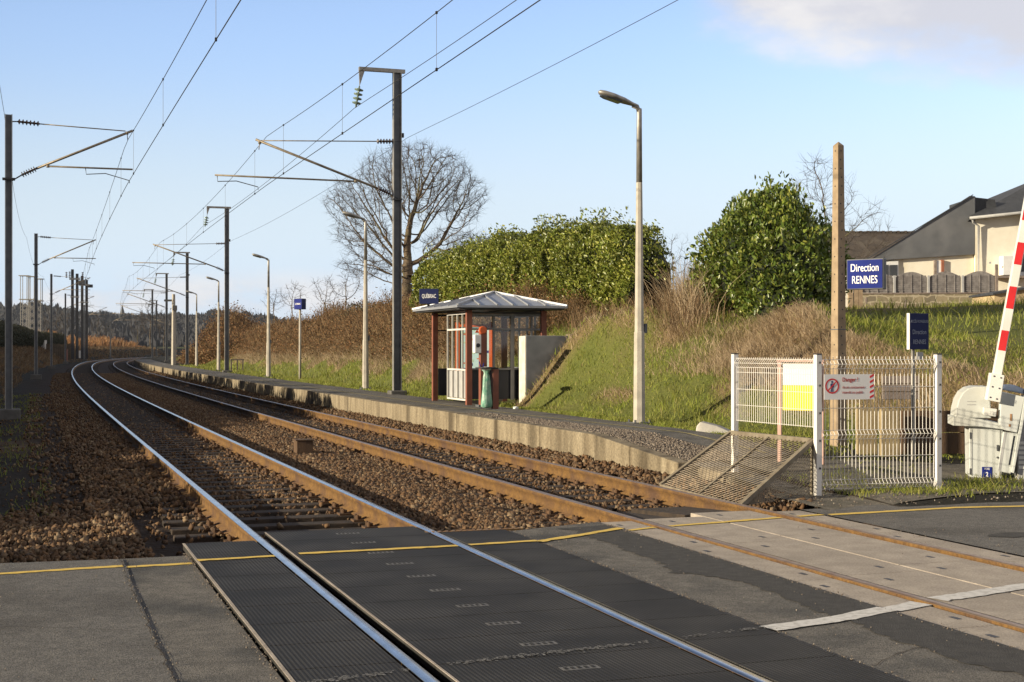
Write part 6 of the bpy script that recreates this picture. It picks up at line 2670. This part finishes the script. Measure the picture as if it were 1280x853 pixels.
def round_bush():
    r = np.random.default_rng(43)
    s0, n0 = 27.75, 12.6
    zb = 2.05
    t = tthing('laurel_bush', 'big dark green rounded laurel bush left of the concrete pole', 'bush', s0, n0, zb)
    C0 = np.array([(0, 0, 1.25, 1.5, 2.2, 1.45), (-.3, -1.3, 1.0, 1.15, 1.4, 1.15), (0, .9, 1.65, 1.1, 1.1, 1.25), (-.2, -.5, 1.9, .9, 1.1, 1.05), (-.3, 1.9, .7, 1.0, 1.1, .95), (-.6, -2.0, .5, .9, .95, .75)])
    v, f = ico()
    b = MB()
    for (x, y, z, a, bb, c) in C0:
        b.add([tuple(np.array((x, y, z)) + p * np.array((a, bb, c)) * .84) for p in v], [tuple(q) for q in f])
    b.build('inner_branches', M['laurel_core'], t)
    cs, os_ = [], []
    for (x, y, z, a, bb, c) in C0:
        k = int(9000 * (a * bb + bb * c + a * c) / 7)
        p, d = shell_points(k, (a, bb, c), r, .78)
        cl = VN(d[:, 0] * 3.2 + x * 9, d[:, 2] * 3.2 + d[:, 1] * 3 + y * 7)
        p = p * (.72 + .58 * cl)[:, None]
        cs.append(p + np.array((x, y, z)))
        os_.append(d)
    # upright shoots
    for i in range(120):
        th, rr = r.uniform(0, 6.28), r.uniform(0, 1) ** .5
        x, y = math.cos(th) * rr * 1.0, math.sin(th) * rr * 1.9
        zt = 2.75 * (1 - .35 * rr ** 2) + r.uniform(-.2, .25)
        k = 26
        q = np.stack([x + r.normal(0, .06, k), y + r.normal(0, .06, k), zt - .15 + r.random(k) * r.uniform(.3, .75)], -1)
        cs.append(q)
        os_.append(np.tile(np.array([[0, 0, 1.0]]), (k, 1)))
    c, d = np.concatenate(cs), np.concatenate(os_)
    kk = c[:, 2] > -.15
    c, d = c[kk], d[kk]
    leaf_quads('foliage', c, r.uniform(.06, .155, len(c)), M['bushleaf'], r, t, d, upb=.55)
    t.scale = (1, .80, 1)


# ---------------------------------------------------------------- bare trees
def colonize(env, base, n_att, step, kill, reach, seed, trunk_h, squash=None, iters=220):
    """space colonisation: returns nodes, parents, radii"""
    r = np.random.default_rng(seed)
    pts = []
    for (cx, cy, cz, a, b, c, share) in env:
        k = int(n_att * share)
        d = r.normal(size=(k, 3))
        d /= np.linalg.norm(d, axis=1)[:, None]
        rr = r.random((k, 1)) ** (1 / 2.4)
        pts.append(d * rr * np.array((a, b, c)) + np.array((cx, cy, cz)))
    att = np.concatenate(pts)
    nodes = [np.array(base, float)]
    par = [-1]
    z = 0
    while z < trunk_h:
        nodes.append(nodes[-1] + np.array([r.normal(0, .03), r.normal(0, .03), step]) * np.array([1, 1, 1]))
        par.append(len(nodes) - 2)
        z += step
    alive = np.ones(len(att), bool)
    for it in range(iters):
        A = att[alive]
        if len(A) < 4:
            break
        kd = kdtree.KDTree(len(nodes))
        for i, p in enumerate(nodes):
            kd.insert(p, i)
        kd.balance()
        acc = {}
        ids = np.nonzero(alive)[0]
        for j in ids:
            co, i, d = kd.find(att[j])
            if d < kill:
                alive[j] = False
                continue
            if d > reach and it > 25:
                continue
            v = (att[j] - nodes[i]) / d
            if i in acc:
                acc[i] += v
            else:
                acc[i] = v.copy()
        if not acc:
            break
        for i, v in acc.items():
            L = np.linalg.norm(v)
            if L < 1e-4:
                continue
            v = v / L + r.normal(0, .09, 3)
            v = v / np.linalg.norm(v)
            nodes.append(nodes[i] + v * step)
            par.append(i)
    N_ = np.array(nodes)
    k = len(N_)
    ch = np.zeros(k, int)
    for i in range(k - 1, 0, -1):
        ch[par[i]] += 1
    rad_ = np.zeros(k)
    for i in range(k - 1, -1, -1):
        if rad_[i] == 0:
            rad_[i] = 1.0
        if par[i] >= 0:
            rad_[par[i]] += rad_[i]
    return N_, np.array(par), rad_ ** .5, ch


def tree_mesh(N_, par, rr, ch, scale_r, min_r, twigs, tw_len, seed, sides=5, droop=.0):
    r = np.random.default_rng(seed)
    segs0, segs1, r0, r1 = [], [], [], []
    for i in range(1, len(N_)):
        segs0.append(N_[par[i]])
        segs1.append(N_[i])
        r0.append(rr[par[i]] * scale_r if par[i] > 0 else rr[i] * scale_r * 1.15)
        r1.append(rr[i] * scale_r)
    r0 = np.maximum(np.minimum(np.array(r0), np.array(r1) * 1.8), min_r)
    r1 = np.maximum(np.array(r1), min_r)
    s0, s1 = np.array(segs0), np.array(segs1)
    thick = (s0, s1, r0, r1)
    # twigs from the thin nodes
    thin = [i for i in range(1, len(N_)) if rr[i] * scale_r < min_r * 3.2]
    t0, t1, q0, q1 = [], [], [], []
    for i in thin:
        d0 = N_[i] - N_[par[i]]
        d0 = d0 / np.linalg.norm(d0)
        for j in range(twigs):
            d = d0 * .9 + r.normal(0, .55, 3) + np.array([0, 0, .15 - droop])
            d /= np.linalg.norm(d)
            a = N_[i]
            L = tw_len * r.uniform(.5, 1.2)
            m = a + d * L * .55
            e = m + (d + r.normal(0, .25, 3)) * L * .5
            t0 += [a, m]
            t1 += [m, e]
            q0 += [min_r * .8, min_r * .55]
            q1 += [min_r * .55, min_r * .3]
    return thick, (np.array(t0), np.array(t1), np.array(q0), np.array(q1))


def tube_mesh(name, s0, s1, r0, r1, k, mat, parent):
    d = s1 - s0
    d = d / np.maximum(np.linalg.norm(d, axis=1), 1e-6)[:, None]
    ref = np.where(np.abs(d[:, 2:3]) < .9, np.array([[0, 0, 1.0]]), np.array([[1.0, 0, 0]]))
    x = np.cross(ref, d)
    x /= np.linalg.norm(x, axis=1)[:, None]
    y = np.cross(d, x)
    rows = []
    for p, rr in ((s0, r0), (s1, r1)):
        for j in range(k):
            a = 2 * math.pi * j / k
            rows.append(p + (x * math.cos(a) + y * math.sin(a)) * rr[:, None])
    V = np.stack(rows, 1).reshape(-1, 3)
    f = np.array([(j, (j + 1) % k, k + (j + 1) % k, k + j) for j in range(k)])
    fc = (f[None] + (np.arange(len(s0)) * 2 * k)[:, None, None]).reshape(-1, 4)
    return np_mesh(name, V, fc, mat, parent, smooth=k > 3)


def bare_tree(name, label, loc, env, trunk_h, n_att, step, scale_r, min_r, twigs, tw_len, seed, kill=None, reach=None, group=None, copies=(), trunk_r=None, power=.5):
    N_, par, rr, ch = colonize(env, (0, 0, 0), n_att, step, kill or step * 1.6, reach or step * 9, seed, trunk_h)
    rr = rr ** (power / .5)
    if trunk_r:
        scale_r = trunk_r / rr[0]
    th, tw = tree_mesh(N_, par, rr, ch, scale_r, min_r, twigs, tw_len, seed + 1)
    t = thing(name, label, 'tree', loc, 0, group)
    big = th[3] > min_r * 2.2
    if big.sum():
        tube_mesh('trunk', th[0][big], th[1][big], th[2][big], th[3][big], 6, M['bark'], t)
    sm = ~big
    tube_mesh('crown', np.concatenate([th[0][sm], tw[0]]), np.concatenate([th[1][sm], tw[1]]), np.concatenate([th[2][sm], tw[2]]), np.concatenate([th[3][sm], tw[3]]), 3, M['twig'], t)
    print(label, len(N_), len(tw[0]))
    for (lc, rz, sc, lab) in copies:
        c = copy_tree(t)
        c.location, c.rotation_euler, c.scale = lc, (0, 0, rz), (sc, sc, sc)
        c['label'] = lab
    return t


make_grass()
make_dry()
make_thicket()
hedge()
round_bush()

pt = at(509, 395, 75)
bare_tree('bare_tree', 'large spreading leafless tree behind the tall mast, left end of the laurel hedge', (pt.x, pt.y, 2.6),
          [(.4, 0, 7.9, 3.3, 3.2, 2.25, .40), (-2.9, .3, 6.9, 1.7, 2.0, 1.35, .15), (2.9, -.2, 7.1, 1.5, 2.0, 1.5, .14), (-1.9, 0, 5.2, 2.3, 2.2, 1.0, .11), (2.6, 0, 4.6, 2.1, 2.2, 1.0, .12), (-1.7, 0, 3.5, 2.1, 2.0, .9, .08)], 3.2, 6200, .21, .0080, .0065, 5, .5, 5, trunk_r=.34, power=.56)
pt = at(1030, 300, 36)
bare_tree('bare_shrub', 'leafless shrub standing up behind the round laurel bush', (pt.x, pt.y, 2.6),
          [(-.1, 0, 2.6, .95, .9, 1.55, .6), (.9, 0, 1.8, 1.0, .8, 1.1, .4)], .6, 480, .15, .0042, .0045, 3, .36, 8)
pt = at(842, 345, 44)
bare_tree('bare_shrub', 'small pale leafless shrub at the right end of the long hedge', (pt.x, pt.y, 2.5),
          [(0, 0, 1.85, .75, .7, 1.0, 1)], .5, 170, .15, .0042, .0042, 2, .3, 9)
pt = at(308, 405, 120)
bare_tree('bare_shrub', 'small leafless tree on the skyline in the dip left of the third lamp', (pt.x, pt.y, 1.8),
          [(0, 0, 2.2, 1.5, 1.4, 1.3, 1)], .8, 160, .25, .008, .010, 2, .45, 12,
          copies=[(tuple(at(365, 400, 110)), 1.0, .9, 'leafless sapling rising behind the thicket right of the third lamp'),
                  (tuple(at(343, 402, 116)), 2.0, .8, 'leafless sapling rising behind the thicket beside the third lamp'),
                  (tuple(at(408, 395, 90)), 2.5, .75, 'leafless sapling rising behind the thicket right of the blue name box'),
                  (tuple(at(432, 392, 92)), .5, .9, 'leafless sapling just left of the second lamp')])
# bare trees on the far skyline
far = [(188, 409, 330, 1.0, 'bare tree on the far skyline, the tallest right of the spire'), (172, 411, 345, .75, 'bare tree on the far skyline between the spire and the tallest tree'),
       (205, 412, 300, .7, 'bare tree on the far skyline behind the fourth mast'), (122, 412, 380, .8, 'bare tree on the far skyline left of the spire'),
       (65, 406, 330, 1.0, 'bare tree on the far skyline left of the equipment poles'), (82, 408, 340, .85, 'bare tree on the far skyline just behind the equipment poles'),
       (55, 408, 400, .8, 'bare tree on the far skyline right of the lattice towers'), (137, 411, 420, .7, 'bare tree on the far skyline next to the spire')]
q = far[0]
pt = at(q[0], 430, q[2])
bare_tree('bare_tree', q[4], (pt.x, pt.y, pt.z - 1), [(0, 0, 7.5, 3.0, 3.0, 4.6, 1)], 2.5, 420, .6, .022, .035, 2, 1.1, 15, group='bare trees on the far skyline',
          copies=[(tuple(at(x, 432, Y) - Vector((0, 0, 1))), i * 1.3, sc, lab) for i, (x, y, Y, sc, lab) in enumerate(far[1:])])


def leafy_bush(name, label, loc, ell, k, size, mat, core, seed, cat='bush', group=None, lift=0.0):
    r = np.random.default_rng(seed)
    t = thing(name, label, cat, loc, 0, group)
    v, f = ico()
    b = MB()
    b.add([tuple(p * np.array(ell) * .8 + np.array((0, 0, ell[2] * .85 + lift))) for p in v], [tuple(q) for q in f])
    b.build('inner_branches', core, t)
    p, d = shell_points(k, ell, r, .72)
    p = p * (.86 + .34 * VN(d[:, 0] * 3 + seed, d[:, 2] * 3 + d[:, 1] * 2))[:, None]
    p[:, 2] += ell[2] * .85 + lift
    p = p[p[:, 2] > 0]
    leaf_quads('foliage', p, r.uniform(.6, 1.3, len(p)) * size, mat, r, t, None, .6)
    return t


# reddish scrub past the far lamps, in the sun
def scrub_bush(label, s0, n0, la, lb, H, k, seed):
    """a bush of upright arching canes with dead leaves still on them"""
    r = np.random.default_rng(seed)
    t = tthing('russet_bush', label, 'bush', s0, n0, float(gz(s0, n0)))
    a, rr = r.uniform(0, 6.28, k), r.random(k) ** .5
    P = np.stack([np.cos(a) * rr * la, np.sin(a) * rr * lb, np.full(k, -.1)], -1)
    h = H * (1 - .75 * rr ** 2.2) * r.uniform(.45, 1.05, k) * (.6 + .75 * VN(P[:, 0] * 1.3 + seed, P[:, 1] * .8))
    o, V = canes('canes', P, h, a + r.normal(0, .8, k), r.uniform(.012, .024, k), r.uniform(.1, .9, k), M['bramble'], '', r)
    o.parent = t
    c = np.concatenate([V[:, q] + r.normal(0, .16, (k, 3)) for q in (3, 5, 7, 9)])
    c = c[r.random(len(c)) < .8]
    leaf_quads('dead_leaves', c, r.uniform(.08, .18, len(c)), M['russet'], r, t, None, .6)


scrub_bush('tall reddish brown bush at the far end of the platform', 119, 11.8, 2.2, 6.5, 4.2, 4200, 51)
scrub_bush('low reddish scrub bush just beyond the farthest platform lamp', 111, 10.8, 1.7, 4.5, 2.3, 2200, 52)
scrub_bush('small reddish bush at the very end of the platform by the concrete post', 126, 10.0, 1.6, 5.0, 1.9, 1800, 53)

# sunlit orange scrub along the outside of the far curve
def orange_scrub():
    r = np.random.default_rng(61)
    k = 9000
    s = r.uniform(170, 345, k)
    n = -10.5 - r.uniform(0, 6, k) + 2 * (VN(s * .2, s * 0) - .5)
    z = gz(s, n) + .3
    P = W(s, n, z)
    o, V = canes('orange_scrub', P, r.uniform(.4, 2.6, k) * (.25 + 1.3 * VN(s * .12, n * .1)) * np.clip(np.minimum((s - 165) / 25, (350 - s) / 25), .2, 1), r.uniform(0, 6.28, k), r.uniform(.03, .08, k), r.uniform(.2, 1.2, k), M['orangebush'], '', r, 3)
    kind(o, 'stuff', 'orange brown scrub lit by the sun beyond the far curve')
    # low dark scrub on the shaded left verge
    k = 26000
    s = np.where(r.random(k) < .5, 24 + 230 * r.random(k) ** 1.5, r.uniform(120, 345, k))
    n = np.where(s < 95, r.uniform(-9.5, -3.6, k), r.uniform(-10.5, -4.2, k))
    kk = VN(s * .45, n * .7) + .25 * (n < -6) > .50
    s, n = s[kk], n[kk]
    k = len(s)
    P = W(s, n, gz(s, n) - .03)
    o, V = canes('verge_scrub', P, r.uniform(.08, .55, k) * (.5 + VN2(s * .5, n * .5)), r.uniform(0, 6.28, k), r.uniform(.004, .010, k) * np.interp(s, [24, 200, 340], [1, 4, 7]), r.uniform(.1, .6, k), M['bramble'], '', r, 3)
    kind(o, 'stuff', 'low brown scrub and weeds on the shaded verge left of the track')


orange_scrub()

# the hedge of bushes on the left that keeps the track in shade (mostly outside the frame)
def left_hedge():
    protos = []
    for i in range(3):
        t = leafy_bush('hedge_bush', 'dark bush in the hedge along the left of the track', (0, 0, 0), (1.5, 2.0, 1.5), 3600, .17, M['hedgeleaf'], M['laurel_core'], 70 + i, 'bush', 'dark hedge bushes left of the track')
        protos.append(t)
    r = np.random.default_rng(77)
    used = set()
    s = 17.3
    i = 0
    while s < 250:
        H = np.interp(s, [16, 19, 25, 30, 34, 38, 44, 60, 90, 130, 250], [2.0, 2.0, 2.0, 2.4, 3.0, 3.75, 4.1, 4.15, 4.0, 3.3, 2.4]) * r.uniform(.9, 1.08)
        p = protos[i % 3]
        o = p if (i % 3) not in used else copy_tree(p)
        used.add(i % 3)
        n = -9.6 + r.uniform(-.3, .3)
        o.location = W(s, n, float(gz(s, n)) - .1)
        o.rotation_euler = (0, 0, float(ang(s)) + r.uniform(-.25, .25))
        zsc = H / (1.5 * 1.85)
        o.scale = (1, 1, zsc)
        s += np.interp(s, [16, 60, 250], [1.6, 2.3, 3.4])
        i += 1
    # unseen cabinet added beside the road to cast shade
    t = tthing('shade_cabinet', 'grey cabinet added out of view left of the crossing to cast shade', 'cabinet', 13.2, -9.0, -.3)
    MB().box((0, 0, .95), (.6, 1.7, 2.1)).build('cabinet_body', M['barrier'], t, bevel=.02)
    MB().box((0, 0, 2.03), (.72, 1.84, .06)).build('cabinet_roof', M['galv'], t, bevel=.01)
    # a few posts at the roadside whose shadows stripe the gravel
    b0 = None
    for s_ in (15.15, 15.75, 16.35, 16.95):
        if b0 is None:
            b0 = thing('wooden_post', 'thick wooden roadside post left of the crossing', 'post', (0, 0, 0), 0, 'roadside posts left of the crossing')
            MB().tube((0, 0, -.2), (0, 0, 2.0), .11, .10, 8).build('post', M['greywood'], b0)
            o = b0
        else:
            o = copy_tree(b0)
        o.location = W(s_ - .66, -9.2 + r.uniform(-.3, .3), -.3)


left_hedge()

# ---------------------------------------------------------------- the air: far woods fade a little towards blue
def haze():
    b = MB()
    bpy.context.view_layer.update()
    lo, hi = np.full(3, 1e9), np.full(3, -1e9)
    for o in bpy.data.objects:
        if o.type == 'MESH':
            for c in o.bound_box:
                q = np.array(o.matrix_world @ Vector(c))
                lo, hi = np.minimum(lo, q), np.maximum(hi, q)
    lo, hi = lo - np.array((20, 20, 1)), hi + np.array((20, 20, 1))
    b.box(tuple((lo + hi) / 2), tuple(hi - lo))
    o = b.build('haze', [])
    m = bpy.data.materials.new('thin_haze')
    m.use_nodes = True
    tt = m.node_tree
    for q in list(tt.nodes):
        if q.type == 'BSDF_PRINCIPLED':
            tt.nodes.remove(q)
    v = tt.nodes.new('ShaderNodeVolumePrincipled')
    v.inputs['Color'].default_value = (.80, .88, 1.0, 1)
    v.inputs['Density'].default_value = HAZE
    v.inputs['Anisotropy'].default_value = .2
    tt.links.new(v.outputs[0], tt.nodes['Material Output'].inputs['Volume'])
    o.data.materials.clear()
    o.data.materials.append(m)
    kind(o, 'stuff', 'thin blue haze in the distance')


HAZE = .00007
haze()
